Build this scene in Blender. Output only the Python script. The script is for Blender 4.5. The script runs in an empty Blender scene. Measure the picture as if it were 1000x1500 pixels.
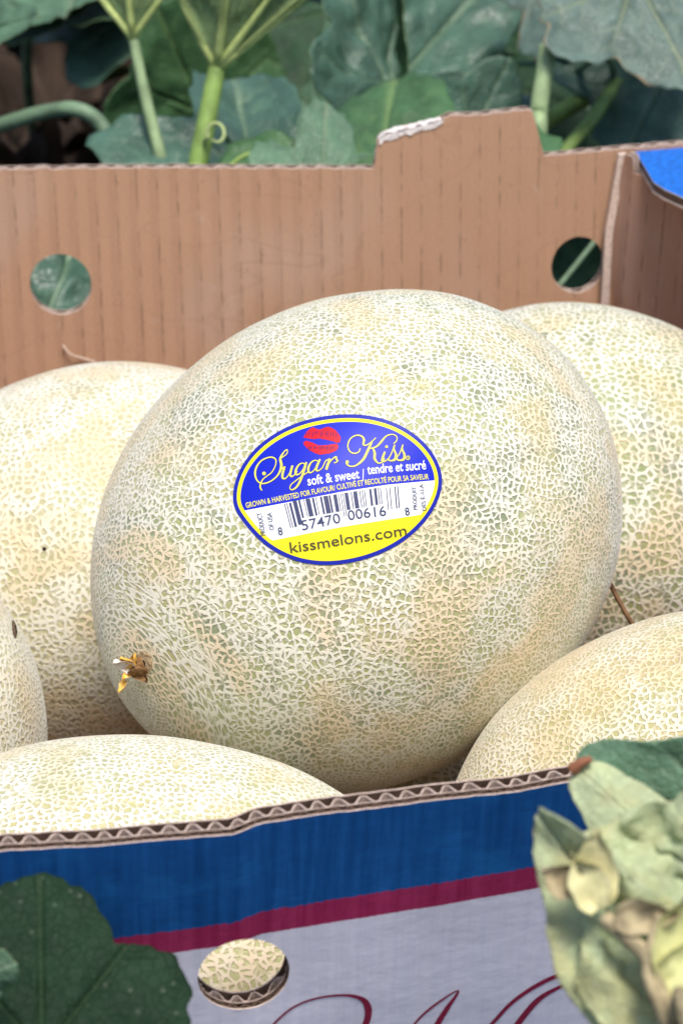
import bpy, bmesh, math, random
import numpy as np
from mathutils import Vector, noise
from mathutils.bvhtree import BVHTree
from mathutils.geometry import delaunay_2d_cdt

R = math.radians
scene = bpy.context.scene
col = scene.collection

# ------------------------------------------------------------------ camera, sky, sun, exposure
PITCH = R(27.0)
CAM = Vector((0, 0, 0.54))
FPX = 500 / math.tan(R(8.0))                     # focal length in photograph pixels
cr = Vector((1, 0, 0)); cf = Vector((0, math.cos(PITCH), -math.sin(PITCH))); cu = Vector((0, math.sin(PITCH), math.cos(PITCH)))
cam_d = bpy.data.cameras.new('camera'); cam = bpy.data.objects.new('camera', cam_d); col.objects.link(cam)
cam.location = CAM; cam.rotation_euler = (R(90) - PITCH, 0, 0)
cam_d.sensor_fit = 'HORIZONTAL'; cam_d.sensor_width = 24.0; cam_d.lens = 12 / math.tan(R(8.0))
cam_d.clip_start = 0.02; cam_d.clip_end = 400
cam_d.dof.use_dof = True; cam_d.dof.focus_distance = 0.70; cam_d.dof.aperture_fstop = 22
scene.camera = cam

SUN_EL, SUN_AZ = R(71), R(158)                   # azimuth clockwise from +Y
world = bpy.data.worlds.new('World'); scene.world = world; world.use_nodes = True
wn = world.node_tree
bg = wn.nodes['Background']; sky = wn.nodes.new('ShaderNodeTexSky')
sky.sky_type = 'NISHITA'; sky.sun_disc = False; sky.sun_elevation = SUN_EL; sky.sun_rotation = SUN_AZ
sky.air_density = 1.0; sky.dust_density = 2.0; sky.ozone_density = 1.0
wn.links.new(sky.outputs[0], bg.inputs[0]); bg.inputs[1].default_value = 0.050
sd = bpy.data.lights.new('sun', 'SUN'); sun = bpy.data.objects.new('sun', sd); col.objects.link(sun)
sd.energy = 1.5; sd.angle = R(22); sd.color = (1.0, 0.95, 0.87)
sdir = Vector((math.sin(SUN_AZ) * math.cos(SUN_EL), math.cos(SUN_AZ) * math.cos(SUN_EL), math.sin(SUN_EL)))
sun.rotation_euler = (-sdir).to_track_quat('-Z', 'Y').to_euler(); sun.location = sdir * 5
scene.view_settings.view_transform = 'Standard'; scene.view_settings.look = 'None'
scene.view_settings.exposure = 1.5; scene.view_settings.gamma = 1.0
scene.view_settings.use_curve_mapping = False
scene.render.engine = 'CYCLES'
scene.cycles.use_denoising = True
scene.cycles.max_bounces = 8

def U(px, py, D):
    px, py = float(px), float(py)
    return CAM + D * (cf + (px - 500) / FPX * cr + (750 - py) / FPX * cu)
def ray(px, py):
    px, py = float(px), float(py)
    return (cf + (px - 500) / FPX * cr + (750 - py) / FPX * cu).normalized()
def Uz(px, py, z):
    d = ray(px, py); return CAM + d * ((z - CAM.z) / d.z)

# ------------------------------------------------------------------ helpers
def tag(o, label=None, cat=None, group=None, kind=None):
    if label: o['label'] = label
    if cat: o['category'] = cat
    if group: o['group'] = group
    if kind: o['kind'] = kind
    return o
def empty(name, loc=(0, 0, 0)):
    o = bpy.data.objects.new(name, None); col.objects.link(o); o.location = loc; o.empty_display_size = 0.02
    return o
def mkmesh(name, verts, faces, mats, mi=None, smooth=False, uv=None):
    me = bpy.data.meshes.new(name)
    me.from_pydata([tuple(v) for v in verts], [], [tuple(f) for f in faces])
    for m in (mats if isinstance(mats, (list, tuple)) else [mats]): me.materials.append(m)
    if mi is not None: me.polygons.foreach_set('material_index', np.array(mi, dtype=np.int32))
    if smooth: me.polygons.foreach_set('use_smooth', np.ones(len(me.polygons), dtype=bool))
    if uv is not None:
        l = me.uv_layers.new(name='UVMap')
        vi = np.empty(len(me.loops), dtype=np.int32); me.loops.foreach_get('vertex_index', vi)
        l.data.foreach_set('uv', np.asarray(uv, dtype=np.float32)[vi].ravel())
    me.update()
    return me
def link(name, me, parent=None):
    o = bpy.data.objects.new(name, me); col.objects.link(o)
    if parent is not None:
        o.parent = parent
        o.matrix_parent_inverse = parent_world(parent).inverted()
    return o
def parent_world(p):
    from mathutils import Matrix
    m = Matrix.LocRotScale(p.location, p.rotation_euler, p.scale)
    if p.parent is not None: m = parent_world(p.parent) @ p.matrix_parent_inverse @ m
    return m
def floatattr(me, name, vals):
    a = me.attributes.new(name, 'FLOAT', 'POINT'); a.data.foreach_set('value', np.asarray(vals, dtype=np.float32))
def vecattr(me, name, vals):
    a = me.attributes.new(name, 'FLOAT_VECTOR', 'POINT'); a.data.foreach_set('vector', np.asarray(vals, dtype=np.float32).ravel())
def catmull(pts, n=8, closed=False):
    P = [Vector(p) for p in pts]; out = []
    m = len(P)
    rng = range(m if closed else m - 1)
    for i in rng:
        if closed: p0, p1, p2, p3 = P[i - 1], P[i], P[(i + 1) % m], P[(i + 2) % m]
        else: p0, p1, p2, p3 = P[max(i - 1, 0)], P[i], P[i + 1], P[min(i + 2, m - 1)]
        for k in range(n):
            t = k / n
            out.append(0.5 * ((2 * p1) + (p2 - p0) * t + (2 * p0 - 5 * p1 + 4 * p2 - p3) * t * t + (3 * p1 - p0 - 3 * p2 + p3) * t ** 3))
    if not closed: out.append(P[-1].copy())
    return out
def tube(path, radii, seg=10, rib=0.0, seed=0):
    V = []; Fc = []; n = len(path)
    up = Vector((0.3, 0.2, 1)).normalized(); prev = None
    for i, p in enumerate(path):
        t = (path[min(i + 1, n - 1)] - path[max(i - 1, 0)]).normalized()
        if prev is None:
            a = t.cross(up)
            if a.length < 1e-3: a = t.cross(Vector((1, 0, 0)))
            a.normalize()
        else:
            a = (prev - t * prev.dot(t)).normalized()
        prev = a; b = t.cross(a)
        r = radii(i / (n - 1)) if callable(radii) else radii
        for k in range(seg):
            th = 2 * math.pi * k / seg
            rr = r * (1 + rib * math.cos(5 * th) + 0.05 * noise.noise(Vector((seed + i * 0.3, k * 0.5, 0))))
            V.append(p + a * math.cos(th) * rr + b * math.sin(th) * rr)
    for i in range(n - 1):
        for k in range(seg):
            k2 = (k + 1) % seg
            Fc.append((i * seg + k, i * seg + k2, (i + 1) * seg + k2, (i + 1) * seg + k))
    Fc.append(tuple(range(seg))[::-1]); Fc.append(tuple((n - 1) * seg + k for k in range(seg)))
    return V, Fc

# ------------------------------------------------------------------ material helpers
class NT:
    def __init__(s, name):
        s.m = bpy.data.materials.new(name); s.m.use_nodes = True; s.t = s.m.node_tree
        s.b = s.t.nodes['Principled BSDF']
    def n(s, kind, **kw):
        nd = s.t.nodes.new('ShaderNode' + kind)
        for k, v in kw.items(): setattr(nd, k, v)
        return nd
    def l(s, a, b): s.t.links.new(a, b)
    def put(s, sock, v):
        if isinstance(v, bpy.types.NodeSocket): s.l(v, sock)
        else: sock.default_value = v
    def math(s, op, a, b=0.0, c=None, clamp=False):
        nd = s.n('Math', operation=op); nd.use_clamp = clamp
        s.put(nd.inputs[0], a); s.put(nd.inputs[1], b)
        if c is not None: s.put(nd.inputs[2], c)
        return nd.outputs[0]
    def vmath(s, op, a, b):
        nd = s.n('VectorMath', operation=op); s.put(nd.inputs[0], a); s.put(nd.inputs[1], b); return nd.outputs[0]
    def mix(s, f, a, b):
        nd = s.n('Mix', data_type='RGBA'); s.put(nd.inputs[0], f)
        s.put(nd.inputs[6], a if isinstance(a, bpy.types.NodeSocket) else (*a, 1)); s.put(nd.inputs[7], b if isinstance(b, bpy.types.NodeSocket) else (*b, 1))
        return nd.outputs[2]
    def ramp(s, x, lo, hi, a=0.0, b=1.0, smooth=True):
        nd = s.n('MapRange'); nd.interpolation_type = 'SMOOTHSTEP' if smooth else 'LINEAR'
        s.put(nd.inputs[0], x); s.put(nd.inputs[1], lo); s.put(nd.inputs[2], hi); s.put(nd.inputs[3], a); s.put(nd.inputs[4], b)
        return nd.outputs[0]
    def noise(s, vec, scale, detail=2.0, rough=0.5):
        nd = s.n('TexNoise'); nd.inputs['Scale'].default_value = scale; nd.inputs['Detail'].default_value = detail
        nd.inputs['Roughness'].default_value = rough
        if vec is not None: s.l(vec, nd.inputs['Vector'])
        return nd
    def bump(s, h, strength, dist):
        nd = s.n('Bump'); nd.inputs['Strength'].default_value = strength; nd.inputs['Distance'].default_value = dist
        s.l(h, nd.inputs['Height']); s.l(nd.outputs[0], s.b.inputs['Normal']); return nd
    def base(s, v): s.put(s.b.inputs['Base Color'], v if isinstance(v, bpy.types.NodeSocket) else (*v, 1))
    def rough(s, v, spec=None):
        s.put(s.b.inputs['Roughness'], v)
        if spec is not None: s.b.inputs['Specular IOR Level'].default_value = spec

def simple(name, colr, rough=0.6, spec=0.4, var=0.0, scale=200.0, bump=0.0):
    t = NT(name)
    if var > 0 or bump > 0:
        co = t.n('TexCoord').outputs['Object']
        nz = t.noise(co, scale, 3)
        if var > 0: t.base(t.mix(t.ramp(nz.outputs[0], 0.3, 0.7), tuple(c * (1 - var) for c in colr), tuple(min(1, c * (1 + var)) for c in colr)))
        else: t.base(colr)
        if bump > 0: t.bump(nz.outputs[0], 1.0, bump)
    else: t.base(colr)
    t.rough(rough, spec)
    return t.m

def melon_mat(name, cell=3.1, width=0.15, skinA=(0.27, 0.33, 0.14), skinB=(0.40, 0.36, 0.15), skinD=(0.10, 0.15, 0.10), net=(0.80, 0.77, 0.66), off=0.0, second=0.75, darkamt=1.0, ring=False):
    t = NT(name)
    at = t.n('Attribute', attribute_name='netco').outputs['Vector']
    p0 = t.vmath('ADD', at, (off, off * 0.7, -off))
    c0 = t.n('Attribute', attribute_name='chart').outputs['Vector']
    big = t.noise(p0, 0.32, 3, 0.6); mid = t.noise(p0, 1.0, 2); 
    # distorted coordinates: wandering, broken cork ridges
    def warp(vec, f, amp):
        dv = t.vmath('SUBTRACT', t.noise(vec, f, 1).outputs['Color'], (0.5, 0.5, 0.5))
        sc = t.n('VectorMath', operation='SCALE'); t.l(dv, sc.inputs[0]); sc.inputs['Scale'].default_value = amp
        return t.vmath('ADD', vec, sc.outputs[0])
    pd = warp(warp(c0, cell * 0.5, 0.8 / cell), cell * 1.5, 0.60 / cell)
    def vor(vec, s, rnd=1.0):
        v = t.n('TexVoronoi', feature='DISTANCE_TO_EDGE', voronoi_dimensions='2D'); v.inputs['Scale'].default_value = s; v.inputs['Randomness'].default_value = rnd
        t.l(vec, v.inputs['Vector']); return v.outputs['Distance']
    e1 = vor(pd, cell, 0.95)
    if ring:
        rg = t.n('Attribute', attribute_name='ring').outputs['Vector']; sz = t.n('SeparateXYZ'); t.l(rg, sz.inputs[0])
        er = vor(warp(warp(rg, cell * 0.5, 0.6 / cell), cell * 1.5, 0.35 / cell), cell * 1.3, 0.95)
        wr = t.ramp(t.math('ADD', sz.outputs[2], t.math('MULTIPLY', t.math('SUBTRACT', mid.outputs[0], 0.5), 1.2)), 0.35, 0.65)
        mx = t.n('Mix', data_type='FLOAT'); t.put(mx.inputs[0], wr); t.put(mx.inputs[2], e1); t.put(mx.inputs[3], er); e1 = mx.outputs[0]
    e2 = vor(t.vmath('ADD', pd, (3.3, 7.1, 1.7)), cell * 1.35)
    wv = t.math('ADD', t.math('MULTIPLY_ADD', mid.outputs[0], width * 1.0, width * -0.05), t.math('MULTIPLY', t.noise(c0, cell * 0.7, 1).outputs[0], width * 1.05))
    l1 = t.math('SUBTRACT', 1.0, t.ramp(t.math('SUBTRACT', e1, wv), -0.07, 0.10))
    m2 = t.ramp(t.noise(p0, cell * 0.45, 2).outputs[0], 0.42, 0.60)
    brk = t.ramp(t.noise(t.vmath('ADD', p0, (8.0, 1.0, 3.0)), cell * 1.1, 1).outputs[0], 0.30, 0.44, 0.40, 1.0)
    l2 = t.math('MULTIPLY', t.math('SUBTRACT', 1.0, t.ramp(t.math('SUBTRACT', e2, wv), -0.09, 0.08)), t.math('MULTIPLY', m2, second))
    line = t.math('MAXIMUM', t.math('MULTIPLY', l1, brk), l2, clamp=True)
    hprof = line
    # skin between the ridges: green to straw, with duller grey-green patches
    sk = t.mix(t.ramp(big.outputs[0], 0.40, 0.60), skinA, skinB)
    dk = t.noise(t.vmath('ADD', p0, (11.0, 5.0, 2.0)), 0.42, 3, 0.65)
    sk = t.mix(t.math('MULTIPLY', t.ramp(dk.outputs[0], 0.48, 0.64), 0.85 * darkamt), sk, skinD)
    sk = t.mix(t.math('MULTIPLY', t.noise(p0, cell * 1.3, 1).outputs[0], 0.35), sk, (0.58, 0.55, 0.34))
    warm = t.noise(t.vmath('ADD', p0, (2.0, 9.0, 4.0)), 0.38, 2)
    nc = t.mix(t.ramp(warm.outputs[0], 0.44, 0.64), net, (net[0] * 1.0, net[1] * 0.85, net[2] * 0.68))
    nc = t.mix(t.math('MULTIPLY', t.noise(p0, cell * 4, 2).outputs[0], 0.22), nc, (0.58, 0.53, 0.36))
    # soil stains and smoother corky patches
    pat = t.ramp(t.noise(t.vmath('ADD', p0, (7.0, 3.0, 5.0)), 0.75, 4, 0.65).outputs[0], 0.60, 0.74)
    stn = t.ramp(t.noise(t.vmath('ADD', p0, (1.0, 13.0, 6.0)), 0.30, 5, 0.7).outputs[0], 0.56, 0.72)
    cc = t.mix(t.math('MAXIMUM', line, t.math('MULTIPLY', pat, 0.6)), sk, nc)
    t.base(t.mix(t.math('MULTIPLY', stn, 0.45), cc, (0.46, 0.34, 0.19)))
    t.rough(t.ramp(line, 0, 1, 0.42, 0.75), 0.35); t.b.inputs['Sheen Weight'].default_value = 0.35; t.b.inputs['Sheen Roughness'].default_value = 0.45
    h = t.math('ADD', hprof, t.math('MULTIPLY', t.noise(p0, cell * 5, 2).outputs[0], 0.18))
    t.bump(h, 0.7, 0.0005)
    return t.m

def kraft_mat(name, period, colr=(0.46, 0.268, 0.168), lines=0.85):
    t = NT(name)
    uv = t.n('UVMap').outputs[0]
    sx = t.n('SeparateXYZ'); t.l(uv, sx.inputs[0])
    def stretch(a, b):
        cb = t.n('CombineXYZ'); t.l(t.math('MULTIPLY', sx.outputs[0], a), cb.inputs[0]); t.l(t.math('MULTIPLY', sx.outputs[1], b), cb.inputs[1]); return cb.outputs[0]
    wob = t.noise(stretch(60, 25), 1.0, 2)
    fr = t.math('FRACT', t.math('ADD', t.math('DIVIDE', sx.outputs[0], period), t.math('MULTIPLY', wob.outputs[0], 0.10)))
    d = t.math('ABSOLUTE', t.math('SUBTRACT', fr, 0.5))
    ln = t.math('SUBTRACT', 1.0, t.ramp(d, 0.01, 0.075))
    brk = t.math('MULTIPLY', t.ramp(t.noise(stretch(260, 150), 1.0, 3).outputs[0], 0.36, 0.66), t.ramp(t.noise(stretch(75, 9), 1.0, 1).outputs[0], 0.30, 0.60, 0.35, 1.0))
    ln = t.math('MULTIPLY', ln, t.math('MULTIPLY', brk, lines))
    fib = t.noise(stretch(900, 2200), 1.0, 4, 0.7); blot = t.noise(stretch(14, 10), 1.0, 3)
    lo = tuple(c * 0.86 for c in colr); hi = tuple(c * 1.12 for c in colr)
    c = t.mix(t.ramp(fib.outputs[0], 0.3, 0.7), lo, hi)
    c = t.mix(t.math('MULTIPLY', t.ramp(blot.outputs[0], 0.52, 0.70), 0.30), c, (0.50, 0.36, 0.30))
    scf = t.math('MULTIPLY', t.ramp(t.noise(stretch(55, 45), 1.0, 5, 0.7).outputs[0], 0.60, 0.72), 0.35); c = t.mix(scf, c, (0.56, 0.42, 0.35))
    crs = t.math('SUBTRACT', 1.0, t.ramp(t.math('ABSOLUTE', t.math('SUBTRACT', t.noise(stretch(9, 26), 1.0, 2).outputs[0], 0.5)), 0.0, 0.008)); c = t.mix(t.math('MULTIPLY', crs, 0.16), c, (0.24, 0.13, 0.08))
    spk = t.ramp(t.noise(stretch(420, 420), 1.0, 1).outputs[0], 0.70, 0.78)
    c = t.mix(t.math('MULTIPLY', spk, 0.35), c, (0.16, 0.08, 0.05))
    c = t.mix(ln, c, tuple(q * 0.42 for q in colr))
    t.base(c); t.rough(0.85, 0.2)
    ph = t.math('COSINE', t.math('MULTIPLY', t.math('DIVIDE', sx.outputs[0], period), 2 * math.pi))
    t.bump(t.math('ADD', t.math('ADD', t.math('MULTIPLY', ph, 0.8), t.math('MULTIPLY', fib.outputs[0], 0.45)), t.math('MULTIPLY', blot.outputs[0], 3.0)), 0.6, 0.0008)
    return t.m

M_edge = simple('paper_edge', (0.58, 0.45, 0.38), 0.9, 0.1, 0.2, 900)
M_flute = simple('fluting_paper_shaded', (0.15, 0.095, 0.07), 0.9, 0.1, 0.2, 600)  # brown medium, also on liner backs to paint shade inside the cells
M_torn = simple('torn_paper', (0.72, 0.66, 0.64), 0.9, 0.1, 0.08, 700, 0.0006)

# ------------------------------------------------------------------ setting: soil
def build_ground():
    n = 190; k = 5.2
    def mp(i): 
        x = (i / n) * 2 - 1
        return math.sinh(k * x) / math.sinh(k) * 120
    V = []; Fc = []
    for j in range(n + 1):
        for i in range(n + 1):
            x = mp(i); y = mp(j) + 0.9
            d = max(abs(x) / 0.30, abs(y - 0.72) / 0.33)
            am = min(max((d - 1.0) * 1.6, 0), 1)
            z = am * (0.030 * noise.noise(Vector((x * 3, y * 3, 0))) + 0.022 * noise.noise(Vector((x * 11, y * 11, 3))) + 0.010 * noise.noise(Vector((x * 31, y * 31, 7))))
            V.append((x, y, z - 0.004 - 0.02 * am))
    for j in range(n):
        for i in range(n):
            a = j * (n + 1) + i
            Fc.append((a, a + 1, a + n + 2, a + n + 1))
    t = NT('soil')
    co = t.n('TexCoord').outputs['Object']
    a = t.noise(co, 14, 6, 0.7); b = t.noise(co, 160, 4, 0.7)
    c = t.mix(t.ramp(a.outputs[0], 0.35, 0.65), (0.012, 0.008, 0.006), (0.045, 0.028, 0.018))  # soil tones darkened to stand in for shade from the leaves
    c = t.mix(t.ramp(b.outputs[0], 0.55, 0.75), c, (0.08, 0.055, 0.038))
    t.base(c); t.rough(0.95, 0.15); t.bump(t.math('ADD', a.outputs[0], t.math('MULTIPLY', b.outputs[0], 0.4)), 1.0, 0.012)
    o = link('ground', mkmesh('ground', V, Fc, t.m, smooth=True)); tag(o, 'dark crumbly field soil under the carton and vines, shade painted in', kind='structure')
build_ground()

# ------------------------------------------------------------------ the carton
RIM = 0.221
class Wall:
    def __init__(s, pts, lean, flip=False):
        s.p = [Vector((q[0], q[1])) for q in pts]
        s.cum = [0.0]
        for a, b in zip(s.p, s.p[1:]): s.cum.append(s.cum[-1] + (b - a).length)
        d = (s.p[-1] - s.p[0]).normalized()
        s.n = Vector((d.y, -d.x)) * (-1 if flip else 1)      # outward
        s.lean = lean
    def top(s, q):
        i = 0
        while i < len(s.p) - 2 and q > s.cum[i + 1]: i += 1
        t = (q - s.cum[i]) / (s.cum[i + 1] - s.cum[i])
        return s.p[i].lerp(s.p[i + 1], t)
    def P(s, q, v, w):
        a = s.top(q) + s.n * (s.lean * v + w)
        return Vector((a.x, a.y, RIM + v))
    def inv(s, px, py, w=0.0):
        d = ray(px, py); q, v = s.cum[-1] / 2, -0.03
        for _ in range(12):
            p = s.P(q, v, w); 
            def res(q, v):
                e = s.P(q, v, w) - CAM; e -= d * e.dot(d); return np.array((e.dot(cr), e.dot(cu)))
            r0 = res(q, v); h = 1e-4
            J = np.c_[(res(q + h, v) - r0) / h, (res(q, v + h) - r0) / h]
            st = np.linalg.solve(J, -r0); q += st[0]; v += st[1]
        return q, v
def cdt(outline, holes, grid, constraints=()):
    """triangulate a 2D outline with holes and interior grid points; returns verts2d, tris, loops(boundary)"""
    V = []; E = []
    def inside(p, poly):
        x, y = p; c = False; j = len(poly) - 1
        for i in range(len(poly)):
            xi, yi = poly[i]; xj, yj = poly[j]
            if (yi > y) != (yj > y) and x < (xj - xi) * (y - yi) / (yj - yi) + xi: c = not c
            j = i
        return c
    def loop(poly):
        b = len(V); V.extend([Vector((p[0], p[1])) for p in poly])
        E.extend([(b + i, b + (i + 1) % len(poly)) for i in range(len(poly))])
    loop(outline)
    for h in holes: loop(h)
    if grid:
        xs = [p[0] for p in outline]; ys = [p[1] for p in outline]
        x = min(xs) + grid * 0.5; row = 0
        while x < max(xs):
            y = min(ys) + grid * (0.5 if row % 2 else 0.25)
            while y < max(ys):
                if inside((x, y), outline) and not any(inside((x, y), h) for h in holes): V.append(Vector((x, y)))
                y += grid
            x += grid; row += 1
    ov, oe, of, _, _, _ = delaunay_2d_cdt(V, E, [], 0, 1e-7)
    tris = []
    for f in of:
        c = sum((ov[i] for i in f), Vector((0, 0))) / len(f)
        if inside(c, outline) and not any(inside(c, h) for h in holes): tris.append(tuple(f))
    return [tuple(v) for v in ov], tris
def sheet(name, outline, holes, P, w0, w1, mats, parent=None, grid=0.02, wob=None):
    """solid thin sheet: material 0 on the w1 face, 1 on the w0 face, 2 on the cut edge"""
    v2, tris = cdt(outline, holes, grid)
    n = len(v2)
    f = wob or (lambda q, v: 0.0)
    V = [P(q, v, w1 + f(q, v)) for q, v in v2] + [P(q, v, w0 + f(q, v)) for q, v in v2]
    Fc = []; mi = []
    for t in tris: Fc.append(t); mi.append(0); Fc.append(tuple(n + i for i in reversed(t))); mi.append(1)
    cnt = {}
    for t in tris:
        for a, b in zip(t, t[1:] + t[:1]):
            cnt[(a, b)] = 1
    uvs = v2 + v2
    for (a, b) in cnt:
        if (b, a) not in cnt:
            k = len(V); V += [V[b], V[a], V[n + a], V[n + b]]; uvs = uvs + [v2[b], v2[a], v2[a], v2[b]]; Fc.append((k, k + 1, k + 2, k + 3)); mi.append(2)
    me = mkmesh(name, V, Fc, mats, mi, uv=uvs)
    bm = bmesh.new(); bm.from_mesh(me); bmesh.ops.recalc_face_normals(bm, faces=bm.faces); bm.to_mesh(me); bm.free()
    return link(name, me, parent)
def flutes(name, q0, q1, topf, botf, holes, P, w0, w1, lam, mat, parent, inset=0.0006, seed=0, t=0.00042, wob=None, crush=0.0):
    """corrugated medium: a real wavy sheet of paper between the liners"""
    dq = lam / 12; n = int((q1 - q0) / dq); V = []; Fc = []
    mid, amp = (w0 + w1) / 2, (w1 - w0) / 2 - t / 2
    f = wob or (lambda q, v: 0.0)
    def w(q): return mid + amp * max(-1, min(1, 1.2 * math.sin(2 * math.pi * q / lam + 2.0 * noise.noise(Vector((q * 70, seed, 0)))))) * (1 - crush * abs(noise.noise(Vector((q * 90, seed, 7)))))
    for i in range(n):
        qa, qb = q0 + i * dq, q0 + (i + 1) * dq; qm = (qa + qb) / 2
        iv = [(botf(qm), topf(qm) - inset)]
        for hp in holes:
            ys = [p[1] + (r_[1] - p[1]) * (qm - p[0]) / (r_[0] - p[0]) for p, r_ in zip(hp, hp[1:] + hp[:1]) if (p[0] > qm) != (r_[0] > qm)]
            if len(ys) >= 2:
                lo_, hi_ = min(ys), max(ys); new = []
                for a, b in iv:
                    if a < lo_ < b: new.append((a, lo_ - inset))
                    if a < hi_ < b: new.append((hi_ + inset, b))
                iv = new
        def nrm(q):
            g = (w(q + 1e-5) - w(q - 1e-5)) / 2e-5; l = math.sqrt(1 + g * g); return -g / l * t / 2, 1 / l * t / 2
        na, nb = nrm(qa), nrm(qb)
        for a, b in iv:
            k = len(V)
            for z in (a, b):
                for sg in (-1, 1):
                    V.append(P(qa + sg * na[0], z, w(qa) + sg * na[1] + f(qa, z))); V.append(P(qb + sg * nb[0], z, w(qb) + sg * nb[1] + f(qb, z)))
            Fc += [(k, k + 1, k + 5, k + 4), (k + 2, k + 6, k + 7, k + 3), (k + 4, k + 5, k + 7, k + 6), (k, k + 2, k + 3, k + 1)]
    return link(name, mkmesh(name, V, Fc, mat), parent)
def circ(cx, cy, rx, ry, n=48, jit=0.0):
    return [(cx + rx * math.cos(2 * math.pi * i / n) * (1 + jit * noise.noise(Vector((i * 0.9, cx * 50, 0)))), cy + ry * math.sin(2 * math.pi * i / n) * (1 + jit * noise.noise(Vector((i * 0.9, cx * 50, 4))))) for i in range(n)]

carton = empty('melon_carton', (0, 0.72, 0))
tag(carton, 'open corrugated carton printed blue, maroon and white, holding the netted melons', 'carton')
LEAN = math.tan(R(7.5)); BOT = -(RIM - 0.010)

def ext(a, b, x):      # point on the line a-b at world x
    t = (x - a.x) / (b.x - a.x); return a.lerp(b, t)
# front wall (inner face polyline, seen along its cut top edge)
fpx = [(0, 1223), (150, 1212), (340, 1197), (372, 1184), (600, 1153), (850, 1121)]
fp = [Uz(x, y, RIM) for x, y in fpx]
XL, XR = -0.250, 0.222
fp = [ext(fp[0], fp[2], XL)] + fp + [ext(fp[-3], fp[-1], XR)]
front = Wall(fp, LEAN)
# back wall
bpx = [(0, 248), (250, 246.5), (540, 246), (800, 228), (925, 217)]
bp = [Uz(x, y, RIM) for x, y in bpx]
bp = [ext(bp[0], bp[1], XL)] + bp + [ext(bp[-2], bp[-1], XR)]
back = Wall(bp, LEAN, flip=True)

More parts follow.
